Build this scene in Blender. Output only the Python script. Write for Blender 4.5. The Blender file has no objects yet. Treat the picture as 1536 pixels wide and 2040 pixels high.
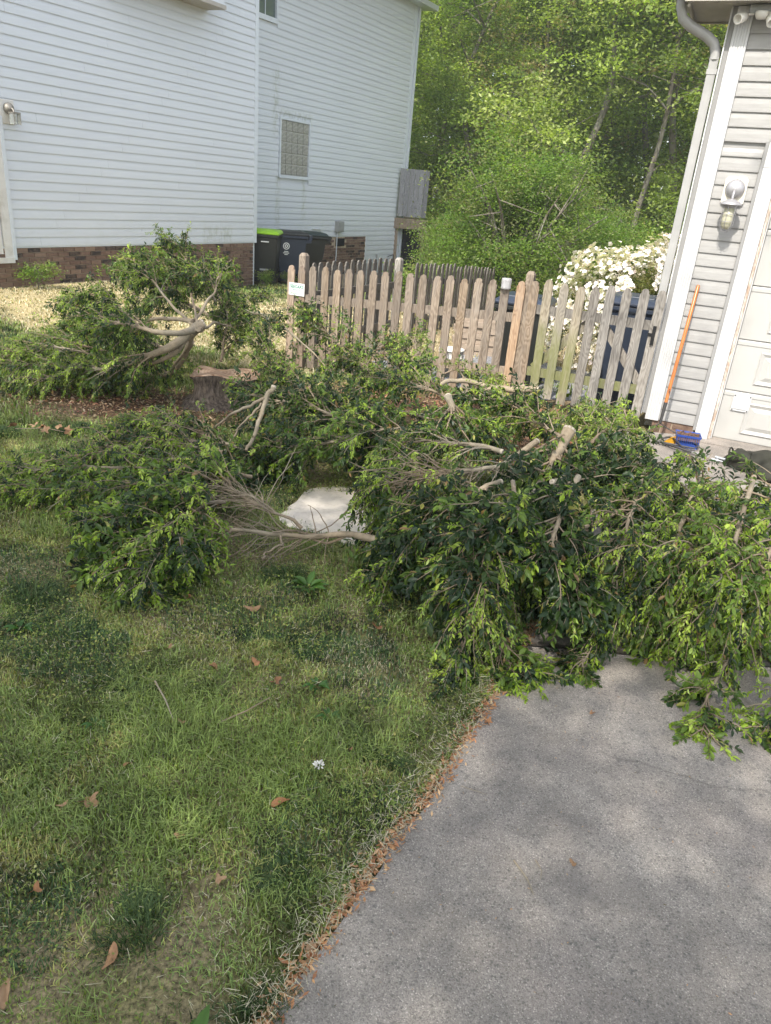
import bpy, math, random
import numpy as np
from mathutils import Vector, Matrix

random.seed(7); rng = np.random.default_rng(11)
scn = bpy.context.scene
COL = scn.collection

# ------------------------------------------------------------------ camera, sky, sun, exposure
CAM_H, PITCH, ROLL, FPX = 1.9, 0.40882, 0.088396, 1474.44
fw = Vector((0, math.cos(PITCH), -math.sin(PITCH)))
up0 = Vector((0, math.sin(PITCH), math.cos(PITCH))); rt0 = Vector((1, 0, 0))
rt = rt0 * math.cos(ROLL) + up0 * math.sin(ROLL)
up = up0 * math.cos(ROLL) - rt0 * math.sin(ROLL)
cd = bpy.data.cameras.new('camera'); cam = bpy.data.objects.new('camera', cd); COL.objects.link(cam)
cd.sensor_fit = 'VERTICAL'; cd.sensor_height = 24; cd.lens = FPX / 2040 * 24
cd.clip_end = 400; cd.clip_start = .05
m = Matrix((rt, up, -fw)).transposed().to_4x4(); m.translation = Vector((0, 0, CAM_H))
cam.matrix_world = m
scn.camera = cam

SUN_EL = math.radians(50); SUNV = Vector((-.48 * math.cos(SUN_EL), -.877 * math.cos(SUN_EL), math.sin(SUN_EL))).normalized()
world = bpy.data.worlds.new('World'); scn.world = world; world.use_nodes = True
nt = world.node_tree; nt.nodes.clear()
sky = nt.nodes.new('ShaderNodeTexSky'); sky.sky_type = 'NISHITA'; sky.sun_disc = False
sky.sun_elevation = SUN_EL; sky.sun_rotation = math.atan2(SUNV.x, SUNV.y)
sky.dust_density = 2.0
bg = nt.nodes.new('ShaderNodeBackground'); bg.inputs[1].default_value = 0.15
wo = nt.nodes.new('ShaderNodeOutputWorld')
hz = nt.nodes.new('ShaderNodeHueSaturation'); hz.inputs['Saturation'].default_value = .45   # thin spring haze whitens the blue
nt.links.new(sky.outputs[0], hz.inputs['Color']); nt.links.new(hz.outputs[0], bg.inputs[0]); nt.links.new(bg.outputs[0], wo.inputs[0])
sd = bpy.data.lights.new('sun', 'SUN'); sd.energy = 2.3; sd.angle = math.radians(.53); sd.color = (1, .95, .86)
sun = bpy.data.objects.new('sun', sd); COL.objects.link(sun)
sun.rotation_euler = SUNV.to_track_quat('Z', 'Y').to_euler()
vs = scn.view_settings; vs.view_transform = 'Standard'; vs.look = 'None'; vs.exposure = 1.5; vs.gamma = 1; vs.use_curve_mapping = False
scn.cycles.max_bounces = 8; scn.cycles.transparent_max_bounces = 8
scn.cycles.use_denoising = True

# ------------------------------------------------------------------ helpers
def tag(o, label=None, cat=None, group=None, kind=None):
    if label: o['label'] = label
    if cat: o['category'] = cat
    if group: o['group'] = group
    if kind: o['kind'] = kind
    return o

def empty(name, loc=(0, 0, 0), rz=0):
    o = bpy.data.objects.new(name, None); COL.objects.link(o); o.location = loc; o.rotation_euler = (0, 0, rz); o.empty_display_size = .1
    return o

def link(name, me, parent=None, loc=(0, 0, 0), rot=(0, 0, 0), scale=(1, 1, 1)):
    o = bpy.data.objects.new(name, me); COL.objects.link(o)
    if parent: o.parent = parent
    o.location = loc; o.rotation_euler = rot; o.scale = scale
    return o

def np_mesh(name, V, F, mat=None, col=None, smooth=False):
    """V (n,3); F (m,3) or (m,4) array"""
    me = bpy.data.meshes.new(name); V = np.ascontiguousarray(V, dtype=np.float32); F = np.ascontiguousarray(F, dtype=np.int32)
    me.vertices.add(len(V)); me.vertices.foreach_set('co', V.ravel())
    k = F.shape[1]; me.loops.add(F.size); me.loops.foreach_set('vertex_index', F.ravel())
    me.polygons.add(len(F)); me.polygons.foreach_set('loop_start', np.arange(0, F.size, k, dtype=np.int32))
    if smooth: me.polygons.foreach_set('use_smooth', np.ones(len(F), dtype=bool))
    me.update(calc_edges=True)
    if col is not None:
        c = np.ones((len(V), 4), dtype=np.float32); c[:, :3] = col
        at = me.color_attributes.new('Col', 'FLOAT_COLOR', 'POINT'); at.data.foreach_set('color', c.ravel())
    if mat: me.materials.append(mat)
    return me

class MB:
    def __init__(s): s.v = []; s.f = []; s.sm = []
    def add(s, vs, fs, smooth=False):
        n = len(s.v); s.v += [tuple(v) for v in vs]; s.f += [tuple(i + n for i in f) for f in fs]; s.sm += [smooth] * len(fs); return s
    def box(s, a, b, M=None):
        (x0, y0, z0), (x1, y1, z1) = a, b
        vs = [(x0, y0, z0), (x1, y0, z0), (x1, y1, z0), (x0, y1, z0), (x0, y0, z1), (x1, y0, z1), (x1, y1, z1), (x0, y1, z1)]
        if M: vs = [M @ Vector(v) for v in vs]
        return s.add(vs, [(0, 3, 2, 1), (4, 5, 6, 7), (0, 1, 5, 4), (1, 2, 6, 5), (2, 3, 7, 6), (3, 0, 4, 7)])
    def prism(s, poly, y0, y1, M=None):          # polygon in xz extruded along y
        n = len(poly); vs = [(x, y0, z) for x, z in poly] + [(x, y1, z) for x, z in poly]
        if M: vs = [M @ Vector(v) for v in vs]
        fs = [tuple(range(n)), tuple(range(2 * n - 1, n - 1, -1))] + [(i, i + n, (i + 1) % n + n, (i + 1) % n) for i in range(n)]
        return s.add(vs, fs)
    def lathe(s, prof, seg=20, M=None, smooth=True):   # (r,z)
        vs = []; fs = []
        for r, z in prof:
            for k in range(seg):
                a = 2 * math.pi * k / seg; vs.append((r * math.cos(a), r * math.sin(a), z))
        for i in range(len(prof) - 1):
            for k in range(seg):
                k2 = (k + 1) % seg; fs.append((i * seg + k, i * seg + k2, (i + 1) * seg + k2, (i + 1) * seg + k))
        if M: vs = [M @ Vector(v) for v in vs]
        n0 = len(prof) - 1
        s.add(vs, fs, smooth)
        return s.add([vs[k] for k in range(seg)], [tuple(range(seg - 1, -1, -1))]).add([vs[n0 * seg + k] for k in range(seg)], [tuple(range(seg))])
    def tube(s, pts, rad, seg=6, cap=True, flat=1.0):
        pts = [Vector(p) for p in pts]; n = len(pts)
        if not hasattr(rad, '__len__'): rad = [rad] * n
        d = (pts[1] - pts[0]).normalized(); u = d.orthogonal().normalized(); vs = []
        for i, p in enumerate(pts):
            t = (pts[min(i + 1, n - 1)] - pts[max(i - 1, 0)]).normalized()
            u = (u - t * u.dot(t)).normalized(); w = t.cross(u)
            for k in range(seg):
                a = 2 * math.pi * k / seg; vs.append(p + (u * math.cos(a) + w * math.sin(a) * flat) * rad[i])
        fs = [(i * seg + k, i * seg + (k + 1) % seg, (i + 1) * seg + (k + 1) % seg, (i + 1) * seg + k) for i in range(n - 1) for k in range(seg)]
        s.add(vs, fs, True)
        if cap:
            s.add(vs[:seg], [tuple(range(seg - 1, -1, -1))]); s.add(vs[-seg:], [tuple(range(seg))])
        return s
    def mesh(s, name, mat):
        me = bpy.data.meshes.new(name); me.from_pydata([tuple(v) for v in s.v], [], s.f)
        me.polygons.foreach_set('use_smooth', s.sm)
        for m_ in (mat if isinstance(mat, (list, tuple)) else [mat]): me.materials.append(m_)
        me.update(); return me
    def build(s, name, mat, parent=None, loc=(0, 0, 0), rot=(0, 0, 0), bevel=0):
        o = link(name, s.mesh(name, mat), parent, loc, rot)
        if bevel:
            b = o.modifiers.new('bevel', 'BEVEL'); b.width = bevel; b.segments = 2; b.limit_method = 'ANGLE'; b.angle_limit = math.radians(40)
        return o

_bc = {}
def box_mesh(sz, mat):
    k = (tuple(round(v, 3) for v in sz), mat.name)
    if k not in _bc:
        x, y, z = sz; _bc[k] = MB().box((-x / 2, -y / 2, -z / 2), (x / 2, y / 2, z / 2)).mesh('box_piece', mat)
    return _bc[k]

def spline(P, n):
    P = np.array(P, float)
    if len(P) == 2: P = np.vstack([P[0], P[0] * .66 + P[1] * .34, P[0] * .33 + P[1] * .67, P[1]])
    Q = np.vstack([2 * P[0] - P[1], P, 2 * P[-1] - P[-2]]); out = []
    m_ = len(P) - 1
    for t in np.linspace(0, m_, n):
        i = min(int(t), m_ - 1); u = t - i; a, b, c, d = Q[i:i + 4]
        out.append(.5 * ((2 * b) + (c - a) * u + (2 * a - 5 * b + 4 * c - d) * u * u + (3 * b - a - 3 * c + d) * u ** 3))
    return np.array(out)

# value noise (numpy)
_T = rng.random((256, 256))
def vnoise(x, y, s=1.0, o=0):
    x = np.asarray(x, float) * s + 37.1 + o * 13.7; y = np.asarray(y, float) * s + 71.3 + o * 7.9
    xi = np.floor(x).astype(int); yi = np.floor(y).astype(int); fx = x - xi; fy = y - yi
    fx = fx * fx * (3 - 2 * fx); fy = fy * fy * (3 - 2 * fy)
    g = lambda a, b: _T[a % 256, b % 256]
    return (g(xi, yi) * (1 - fx) + g(xi + 1, yi) * fx) * (1 - fy) + (g(xi, yi + 1) * (1 - fx) + g(xi + 1, yi + 1) * fx) * fy
def fbm(x, y, s=1.0, o=0, n=3):
    r = 0; a = 1; t = 0
    for k in range(n): r = r + a * vnoise(x, y, s * 2 ** k, o + k * 3); t += a; a *= .5
    return r / t
def sstep(a, b, x): t = np.clip((np.asarray(x, float) - a) / (b - a), 0, 1); return t * t * (3 - 2 * t)

# ground height
_GP = np.array([(-5.44, 11.64, .17), (-3.24, 15.8, -.13), (-1.2, 21.5, -.62), (-.3, 23.2, -.75), (-1.33, 8.95, -.17), (-.13, 11.25, -.25), (2.4, 7.35, -.11), (3.5, 6.9, -.1), (5, 6.3, -.1),
    (0, 0, 0), (0, 3, 0), (2, 3, 0), (-2, 3, 0), (0, 5, -.02), (-2, 5, 0), (2, 5, -.03), (-3.5, 6.5, 0), (-8, 8, .2), (1, 22, -1), (6, 22, -1.1), (6, 14, -.5), (3, 10, -.25), (1, 10, -.2), (0, 8, -.12), (1.5, 7.4, -.06),
    (0, 35, -2), (-20, 10, .6), (-2.5, 9, -.06), (-20, 30, -.5), (20, 30, -2.2), (12, 0, 0), (-10, 0, .1), (0, -15, .1), (20, 60, -2.5), (-20, 60, -2), (40, 30, -2), (-45, 20, .8), (-7, 12.5, .25), (-2.2, 6.5, -.01)])
def gz(x, y):
    x = np.asarray(x, float); y = np.asarray(y, float); num = 0; den = 0
    for px_, py_, pz_ in _GP:
        w = 1 / ((x - px_) ** 2 + (y - py_) ** 2 + .35) ** 1.75; num = num + w * pz_; den = den + w
    return num / den
def gzf(x, y): return float(gz(x, y))

# ------------------------------------------------------------------ node materials
class N:
    def __init__(s, name):
        s.m = bpy.data.materials.new(name); s.m.use_nodes = True; s.t = s.m.node_tree; s.t.nodes.clear()
        s.out = s.t.nodes.new('ShaderNodeOutputMaterial'); s.b = s.t.nodes.new('ShaderNodeBsdfPrincipled'); s.t.links.new(s.b.outputs[0], s.out.inputs[0])
        s.geo = None; s.tc = None
    def n(s, typ, **kw):
        nd = s.t.nodes.new(typ)
        for k, v in kw.items(): setattr(nd, k, v)
        return nd
    def set(s, sock, v):
        if hasattr(v, 'is_linked') or isinstance(v, bpy.types.NodeSocket): s.t.links.new(v, sock)
        else:
            if isinstance(v, tuple) and len(v) == 3 and sock.type == 'RGBA': v = (*v, 1)
            sock.default_value = v
    def P(s, **kw):
        names = dict(col='Base Color', rough='Roughness', metal='Metallic', spec='Specular IOR Level', normal='Normal', alpha='Alpha', trans='Transmission Weight', ior='IOR')
        for k, v in kw.items(): s.set(s.b.inputs[names[k]], v)
    def pos(s):
        if not s.geo: s.geo = s.n('ShaderNodeNewGeometry')
        return s.geo.outputs['Position']
    def obj(s):
        if not s.tc: s.tc = s.n('ShaderNodeTexCoord')
        return s.tc.outputs['Object']
    def rand(s): return s.n('ShaderNodeObjectInfo').outputs['Random']
    def attr(s, a='Col'):
        x = s.n('ShaderNodeAttribute'); x.attribute_name = a; return x.outputs['Color']
    def map(s, v, sc=(1, 1, 1), loc=(0, 0, 0), rot=(0, 0, 0)):
        x = s.n('ShaderNodeMapping'); s.set(x.inputs[0], v); s.set(x.inputs['Scale'], sc); s.set(x.inputs['Location'], loc); s.set(x.inputs['Rotation'], rot); return x.outputs[0]
    def noise(s, v, scale=5., detail=3., rough=.55, dist=0., color=False):
        x = s.n('ShaderNodeTexNoise'); s.set(x.inputs['Vector'], v); s.set(x.inputs['Scale'], scale); s.set(x.inputs['Detail'], detail); s.set(x.inputs['Roughness'], rough); s.set(x.inputs['Distortion'], dist)
        return x.outputs['Color' if color else 'Fac']
    def vor(s, v, scale=5., out='Distance', feature='F1'):
        x = s.n('ShaderNodeTexVoronoi'); x.feature = feature; s.set(x.inputs['Vector'], v); s.set(x.inputs['Scale'], scale); return x.outputs[out]
    def ramp(s, f, pts, interp='LINEAR'):
        x = s.n('ShaderNodeValToRGB'); cr = x.color_ramp; cr.interpolation = interp
        while len(cr.elements) < len(pts): cr.elements.new(.5)
        for e, (p, c) in zip(cr.elements, pts):
            e.position = p; e.color = (c, c, c, 1) if not isinstance(c, tuple) else (*c, 1)
        s.set(x.inputs[0], f); return x.outputs[0]
    def math(s, op, a, b=0., c=None):
        x = s.n('ShaderNodeMath'); x.operation = op; s.set(x.inputs[0], a); s.set(x.inputs[1], b)
        if c is not None: s.set(x.inputs[2], c)
        return x.outputs[0]
    def mix(s, f, a, b, mode='MIX'):
        x = s.n('ShaderNodeMix'); x.data_type = 'RGBA'; x.blend_type = mode; s.set(x.inputs[0], f); s.set(x.inputs[6], a); s.set(x.inputs[7], b); return x.outputs[2]
    def sep(s, v):
        x = s.n('ShaderNodeSeparateXYZ'); s.set(x.inputs[0], v); return x.outputs
    def comb(s, x_, y_, z_):
        x = s.n('ShaderNodeCombineXYZ'); s.set(x.inputs[0], x_); s.set(x.inputs[1], y_); s.set(x.inputs[2], z_); return x.outputs[0]
    def bump(s, h, st=.3, d=.01):
        x = s.n('ShaderNodeBump'); s.set(x.inputs['Strength'], st); s.set(x.inputs['Distance'], d); s.set(x.inputs['Height'], h); s.set(s.b.inputs['Normal'], x.outputs[0]); return x.outputs[0]
    def smooth(s, v, a, b):
        x = s.n('ShaderNodeMapRange'); x.interpolation_type = 'SMOOTHSTEP'; s.set(x.inputs[0], v); s.set(x.inputs[1], a); s.set(x.inputs[2], b); return x.outputs[0]

def simple(name, c, rough=.6, spec=.4, metal=0., var=.12, scale=8., bump=0., dirt=None):
    k = N(name); nf = k.noise(k.obj(), scale, 4)
    lo = tuple(v * (1 - var) for v in c); hi = tuple(min(1, v * (1 + var)) for v in c)
    col = k.ramp(nf, [(.3, lo), (.7, hi)])
    if dirt: col = k.mix(k.ramp(k.noise(k.obj(), scale * .35, 5, .7), [(.5, 0.), (.72, dirt[1])]), col, dirt[0])
    k.P(col=col, rough=rough, spec=spec, metal=metal)
    if bump: k.bump(k.noise(k.obj(), scale * 6, 3), bump, .004)
    return k.m

# wood: grain along object z
def wood(name, c_dark, c_mid, c_light, algae=0.):
    k = N(name); o = k.obj(); r = k.rand()
    off = k.comb(k.math('MULTIPLY', r, 31.), k.math('MULTIPLY', r, 17.), k.math('MULTIPLY', r, 53.))
    va = k.n('ShaderNodeVectorMath'); va.operation = 'ADD'; k.set(va.inputs[0], o); k.set(va.inputs[1], off); v = va.outputs[0]
    warp = k.noise(k.map(v, (5, 5, 1.6)), 1.6, 2)
    x = k.sep(v)[0]
    rings = k.math('SINE', k.math('MULTIPLY_ADD', warp, 70., k.math('MULTIPLY', x, 150.)))
    fine = k.noise(k.map(v, (110, 110, 5)), 1., 3)
    g = k.math('MULTIPLY_ADD', rings, .10, k.math('MULTIPLY_ADD', fine, .75, .13))
    col = k.ramp(g, [(.22, c_dark), (.5, c_mid), (.8, c_light)])
    col = k.mix(k.math('MULTIPLY', k.ramp(k.noise(k.map(v, (8, 8, 2)), 1.4, 4), [(.45, 0.), (.75, 1.)]), .45), col, (.21, .19, .17))
    hv = k.n('ShaderNodeHueSaturation'); k.set(hv.inputs['Color'], col); k.set(hv.inputs['Value'], k.math('MULTIPLY_ADD', r, .42, .74)); k.set(hv.inputs['Saturation'], k.math('MULTIPLY_ADD', k.math('FRACT', k.math('MULTIPLY', r, 7.3)), .25, .66)); col = hv.outputs[0]
    if algae:
        z = k.sep(o)[2]
        mk = k.math('MULTIPLY', k.smooth(k.math('MULTIPLY_ADD', k.noise(v, 6., 4), .5, z), 1.1, .75), k.ramp(k.noise(k.map(v, (30, 30, 4)), 1., 3), [(.25, .55), (.6, 1.)]))
        mk = k.math('MULTIPLY', mk, k.smooth(z, .02, .22))
        col = k.mix(k.math('MULTIPLY', mk, algae), col, (.155, .17, .05))
    k.P(col=col, rough=.85, spec=.2); k.bump(g, .5, .004)
    return k.m

M = {}
M['wood_brown'] = wood('weathered_brown_wood', (.11, .072, .044), (.245, .175, .112), (.37, .285, .20))
M['wood_new'] = wood('newer_orange_wood', (.16, .088, .045), (.32, .20, .11), (.43, .30, .185))
M['wood_grey'] = wood('weathered_grey_wood', (.10, .085, .07), (.25, .22, .185), (.38, .345, .30))
M['wood_green'] = wood('mossy_wood', (.13, .10, .062), (.28, .23, .155), (.39, .34, .25), .75)
M['wood_dark'] = wood('shade_darkened_wood', (.045, .04, .034), (.12, .105, .085), (.21, .185, .15))  # fence wood with the shade it stands in mixed into its colour
M['deck_grey'] = wood('deck_grey_wood', (.12, .12, .125), (.24, .24, .25), (.34, .34, .35))
M['deck_tan'] = wood('deck_tan_wood', (.12, .08, .05), (.24, .17, .10), (.33, .25, .16))

# white vinyl with green-grey stains round the glass block window and low on the wall
HA = math.atan2(.88461, .46635)     # house wall azimuth, local x runs along the wall away from the camera
def vinyl(name, base, stains=True):
    k = N(name); p = k.pos(); s_ = k.sep(p)
    u = k.math('MULTIPLY_ADD', s_[0], .46635, k.math('MULTIPLY', s_[1], .88461)); z = s_[2]
    uv = k.comb(u, 0., z)
    col = k.ramp(k.noise(k.map(uv, (.6, 1, 2.)), 1.5, 4), [(.3, tuple(v * .95 for v in base)), (.7, base)])
    col = k.mix(k.ramp(k.noise(k.map(uv, (20, 1, 3)), 1., 5, .7), [(.62, 0.), (.85, .22)]), col, (.42, .43, .38))
    if stains:
        def blob(u0, u1, z0, z1, soft=.12):
            a = k.math('MULTIPLY', k.smooth(u, u0 - soft, u0 + .02), k.smooth(u, u1 + soft, u1 - .02))
            b = k.math('MULTIPLY', k.smooth(z, z0 - .25, z0 + .1), k.smooth(z, z1 + .15, z1 - .05)); return k.math('MULTIPLY', a, b)
        tot = None
        for bx in ((14.5, 14.56, .95, 2.0), (15.5, 15.56, 1.2, 2.0), (14.35, 14.45, 2.9, 4.0), (14.6, 15.7, 3.14, 3.26), (11.2, 11.9, .8, .95)):
            q = blob(*bx); tot = q if tot is None else k.math('MAXIMUM', tot, q)
        mk = k.math('MULTIPLY', tot, k.ramp(k.noise(k.map(uv, (9, 1, 5)), 1.3, 5, .75), [(.42, 0.), (.72, .75)]))
        col = k.mix(mk, col, (.30, .32, .22))
        low = k.math('MULTIPLY', k.smooth(z, 1.5, .75), k.ramp(k.noise(k.map(uv, (3, 1, 6)), 1.5, 5, .7), [(.5, 0.), (.75, .3)]))
        col = k.mix(low, col, (.42, .45, .36))
    k.P(col=col, rough=.42, spec=.4)
    k.bump(k.noise(k.map(uv, (2, 1, 40)), 4., 3), .06, .003)
    return k.m
M['vinyl'] = vinyl('white_vinyl_siding', (.625, .655, .69))
M['trim'] = simple('white_vinyl_trim', (.62, .66, .70), .4, .4, var=.04)
M['vinyl_grey'] = None
k = N('pale_grey_vinyl_siding'); p_ = k.map(k.obj(), (3, 3, 40)); nf = k.noise(p_, 1.5, 4)
k.P(col=k.mix(k.ramp(k.noise(k.map(k.obj(), (4, 4, 12)), 2., 4), [(.4, 0.), (.8, .35)]), k.ramp(nf, [(.3, (.29, .282, .272)), (.7, (.345, .336, .325))]), (.23, .22, .21)), rough=.5, spec=.35); k.bump(nf, .15, .003)
M['vinyl_grey'] = k.m
M['trim_garage'] = simple('white_aluminium_trim', (.54, .54, .54), .38, .45, var=.07, scale=4, dirt=((.42, .40, .37), .3))
M['trim_grey'] = simple('grey_vinyl_channel', (.27, .265, .26), .5, .3, var=.05)
M['door_paint'] = simple('cream_door_paint', (.42, .41, .39), .35, .5, var=.05, scale=2.5, dirt=((.44, .41, .36), .25))
M['gutter'] = simple('grey_white_gutter', (.34, .335, .325), .4, .45, var=.1, scale=5)
M['soffit'] = simple('soffit_beige', (.40, .375, .33), .6, .3, var=.06)
M['oldwhite'] = simple('flaking_white_wood', (.66, .64, .60), .7, .3, var=.08, scale=6, dirt=((.34, .29, .22), .6), bump=.3)
M['dark'] = simple('dark_void', (.02, .02, .02), .9, .1)
M['shingle'] = simple('roof_shingle', (.12, .11, .10), .9, .2, var=.3, scale=30, bump=.4)

k = N('brick_face'); r = k.rand(); v = k.obj()
va = k.n('ShaderNodeVectorMath'); va.operation = 'ADD'; k.set(va.inputs[0], v); k.set(va.inputs[1], k.comb(k.math('MULTIPLY', r, 91.), k.math('MULTIPLY', r, 47.), 0.)); v = va.outputs[0]
base = k.ramp(r, [(0., (.03, .026, .026)), (.16, (.05, .038, .034)), (.19, (.12, .075, .058)), (.6, (.16, .10, .075)), (.85, (.22, .15, .11)), (1., (.13, .085, .068))])
k.P(col=k.mix(k.ramp(k.noise(v, 14., 5, .7), [(.42, 0.), (.75, .55)]), base, (.32, .23, .16)), rough=.9, spec=.2); k.bump(k.noise(v, 60., 4), .5, .004)
M['brick'] = k.m
M['mortar'] = simple('tan_mortar', (.44, .36, .27), .95, .1, var=.2, scale=12, bump=.3)

def foliage_mat(name, under=(.5, .62, .32), transl=.3, rough=.38, spec=.5):
    k = N(name); c = k.attr(); g = k.n('ShaderNodeNewGeometry')
    hs = k.n('ShaderNodeHueSaturation'); k.set(hs.inputs['Color'], c); k.set(hs.inputs['Saturation'], .8); k.set(hs.inputs['Value'], 1.45)
    col = k.mix(g.outputs['Backfacing'], c, hs.outputs[0])
    k.P(col=col, rough=k.math('MULTIPLY_ADD', g.outputs['Backfacing'], .3, rough), spec=spec)
    t = k.n('ShaderNodeBsdfTranslucent'); tcol = k.mix(1., c, (1.5, 1.7, .55), 'MULTIPLY'); k.set(t.inputs[0], tcol)
    mx = k.n('ShaderNodeMixShader'); mx.inputs[0].default_value = transl
    k.t.links.new(k.b.outputs[0], mx.inputs[1]); k.t.links.new(t.outputs[0], mx.inputs[2]); k.t.links.new(mx.outputs[0], k.out.inputs[0])
    return k.m
M['leaf'] = foliage_mat('glossy_shrub_leaf', transl=.28, rough=.42, spec=.38)
M['treeleaf'] = foliage_mat('tree_leaf', transl=.48, rough=.6, spec=.2)
M['grass'] = foliage_mat('grass_blade', transl=.22, rough=.55, spec=.25)
M['petal'] = foliage_mat('white_petal', transl=.35, rough=.6, spec=.2)

def bark(name, a, b, sc=1., bump=.5):
    k = N(name); v = k.obj(); nf = k.noise(v, 22. * sc, 5, .65); n2 = k.noise(v, 5. * sc, 3)
    col = k.mix(k.ramp(n2, [(.4, 0.), (.7, .6)]), k.ramp(nf, [(.3, a), (.7, b)]), tuple(x * .7 for x in b))
    col = k.mix(k.ramp(k.vor(k.map(v, (1, 1, 1)), 16. * sc), [(.06, .85), (.16, 0.)]), col, tuple(x * .45 for x in a)); col = k.mix(k.ramp(k.noise(v, 2.2, 3), [(.45, 0.), (.7, .5)]), col, (.23, .24, .20)); k.P(col=col, rough=.85, spec=.2); k.bump(nf, bump, .01 / sc); return k.m
M['bark_tan'] = bark('tan_limb_bark', (.20, .155, .105), (.38, .305, .215))
M['bark_twig'] = bark('brown_twig_bark', (.17, .125, .085), (.34, .265, .185))
M['bark_grey'] = bark('grey_tree_bark', (.10, .085, .07), (.27, .235, .19), .25)
M['cutwood'] = bark('sawn_end_grain', (.42, .35, .27), (.62, .54, .44), 2., .2)

# ================================================================== SETTING
def dist_poly(x, y, pts):
    """signed-ish distance of arrays to polyline"""
    d = np.full(np.shape(x), 1e9)
    for (ax, ay), (bx, by) in zip(pts[:-1], pts[1:]):
        t = np.clip(((x - ax) * (bx - ax) + (y - ay) * (by - ay)) / ((bx - ax) ** 2 + (by - ay) ** 2), 0, 1)
        d = np.minimum(d, np.hypot(x - ax - t * (bx - ax), y - ay - t * (by - ay)))
    return d
DRIVE_EDGE = [(-3.2, -4.0), (-1.9, -1.4), (-.72, .35), (-.30, .95), (-.18, 1.16), (0, 1.52), (.12, 1.75), (.25, 1.98), (.40, 2.30), (.54, 2.59), (.74, 3.05), (.98, 3.65), (1.3, 4.5), (1.62, 5.4), (1.92, 6.2), (2.2, 6.95), (2.36, 7.38)]
_dx = np.array([p[0] for p in DRIVE_EDGE]); _dy = np.array([p[1] for p in DRIVE_EDGE])
def edge_x(y): return np.interp(y, _dy, _dx)
ex_ = edge_x

def gridvals(a0, a1, fine, coarse, far0, far1):
    lo = np.arange(far0, a0, coarse); hi = np.arange(a1, far1, coarse) + coarse
    return np.concatenate([lo, np.arange(a0, a1 + 1e-6, fine), hi])
gx = gridvals(-6.5, 4.5, .06, 3., -65, 65); gy = gridvals(.4, 13, .06, 2.4, -24, 120)
X, Y = np.meshgrid(gx, gy); Z = gz(X, Y) + (fbm(X, Y, 1.7, 1) - .5) * .05 + (fbm(X, Y, 9., 4) - .5) * .018
inside = sstep(-.02, .06, X - edge_x(Y)) * (Y < 7.3)
Z = Z - .012 - .05 * inside
# colours of the soil below the grass
soil = np.zeros(X.shape + (3,)); soil[:] = (.15, .145, .065)
pat = sstep(.45, .66, fbm(X, Y, 2.3, 9)); soil = soil * (1 - pat[..., None]) + np.array((.23, .19, .12)) * pat[..., None]
straw_c = np.array((.38, .32, .19))
def straw(x, y):
    return sstep(8.9, 9.9, y + (fbm(x, y, .9, 20) - .5) * 2.6) * sstep(13.6, 12.4, y - .85 * (x + 4.5) * .5 + (fbm(x, y, .8, 21) - .5) * 2)
st = straw(X, Y)[..., None]; soil = soil * (1 - st) + straw_c * st
def mulch(x, y):
    a = np.exp(-(((x + 2.35) / 1.15) ** 2 + ((y - 6.35) / .62) ** 2) ** 1.5)
    b = np.exp(-(((x - .3) / 1.7) ** 2 + ((y - 7.5) / .8) ** 2) ** 2)
    c = np.exp(-(((x - 1.1) / .9) ** 2 + ((y - 6.3) / .9) ** 2) ** 2)
    return np.clip(a + b + c, 0, 1)
mu = (mulch(X, Y) * sstep(.2, .5, fbm(X, Y, 5, 31) + .12))[..., None]; soil = soil * (1 - mu) + np.array((.13, .085, .06)) * mu
behind = (sstep(8.5, 9.3, Y + (X + .5) * .44) * sstep(-.9, -.4, X))[..., None] * .5; soil = soil * (1 - behind) + np.array((.20, .15, .10)) * behind
woodfl = sstep(20, 25, Y)[..., None]; soil = soil * (1 - woodfl) + np.array((.06, .05, .03)) * woodfl
nx, ny = len(gx), len(gy); idx = np.arange(nx * ny).reshape(ny, nx)
F = np.stack([idx[:-1, :-1], idx[:-1, 1:], idx[1:, 1:], idx[1:, :-1]], -1).reshape(-1, 4)
k = N('ground_soil'); p = k.pos()
c = k.mix(1., k.attr(), k.ramp(k.noise(p, 60., 5, .7), [(.35, (.35, .35, .35)), (.65, (1.7, 1.65, 1.55))]), 'MULTIPLY')
k.P(col=c, rough=.95, spec=.1); k.bump(k.noise(p, 90., 4, .7), .8, .01)
ground = link('ground', np_mesh('ground', np.stack([X, Y, Z], -1).reshape(-1, 3), F, k.m, soil.reshape(-1, 3), True))
tag(ground, kind='structure')

# driveway: two concrete slabs with a joint
k = N('exposed_aggregate_concrete'); p = k.pos()
big = k.noise(p, 1.3, 4, .55); mid = k.noise(p, 7., 4, .6)
base = k.ramp(k.math('MULTIPLY_ADD', big, .6, k.math('MULTIPLY', mid, .4)), [(.38, (.195, .175, .155)), (.5, (.265, .235, .206)), (.62, (.36, .318, .275))])  # broad pale and dark patches, here and next, paint dappled tree shade into the concrete
base = k.mix(k.ramp(k.noise(p, 2.4, 3), [(.5, 0.), (.7, .35)]), base, (.34, .285, .25))
g1 = k.n('ShaderNodeTexVoronoi'); k.set(g1.inputs['Vector'], p); g1.inputs['Scale'].default_value = 300
cell = k.sep(g1.outputs['Color'])
grain = k.ramp(cell[0], [(0., .62), (.2, .8), (.5, .97), (.8, 1.05), (.93, 1.18), (1., 1.7)])
base = k.mix(1., base, grain, 'MULTIPLY')
g2 = k.n('ShaderNodeTexVoronoi'); k.set(g2.inputs['Vector'], p); g2.inputs['Scale'].default_value = 95
dk = k.math('MULTIPLY', k.ramp(k.sep(g2.outputs['Color'])[1], [(.70, 0.), (.76, 1.)], 'LINEAR'), k.ramp(g2.outputs['Distance'], [(.25, 1.), (.5, 0.)]))
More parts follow.
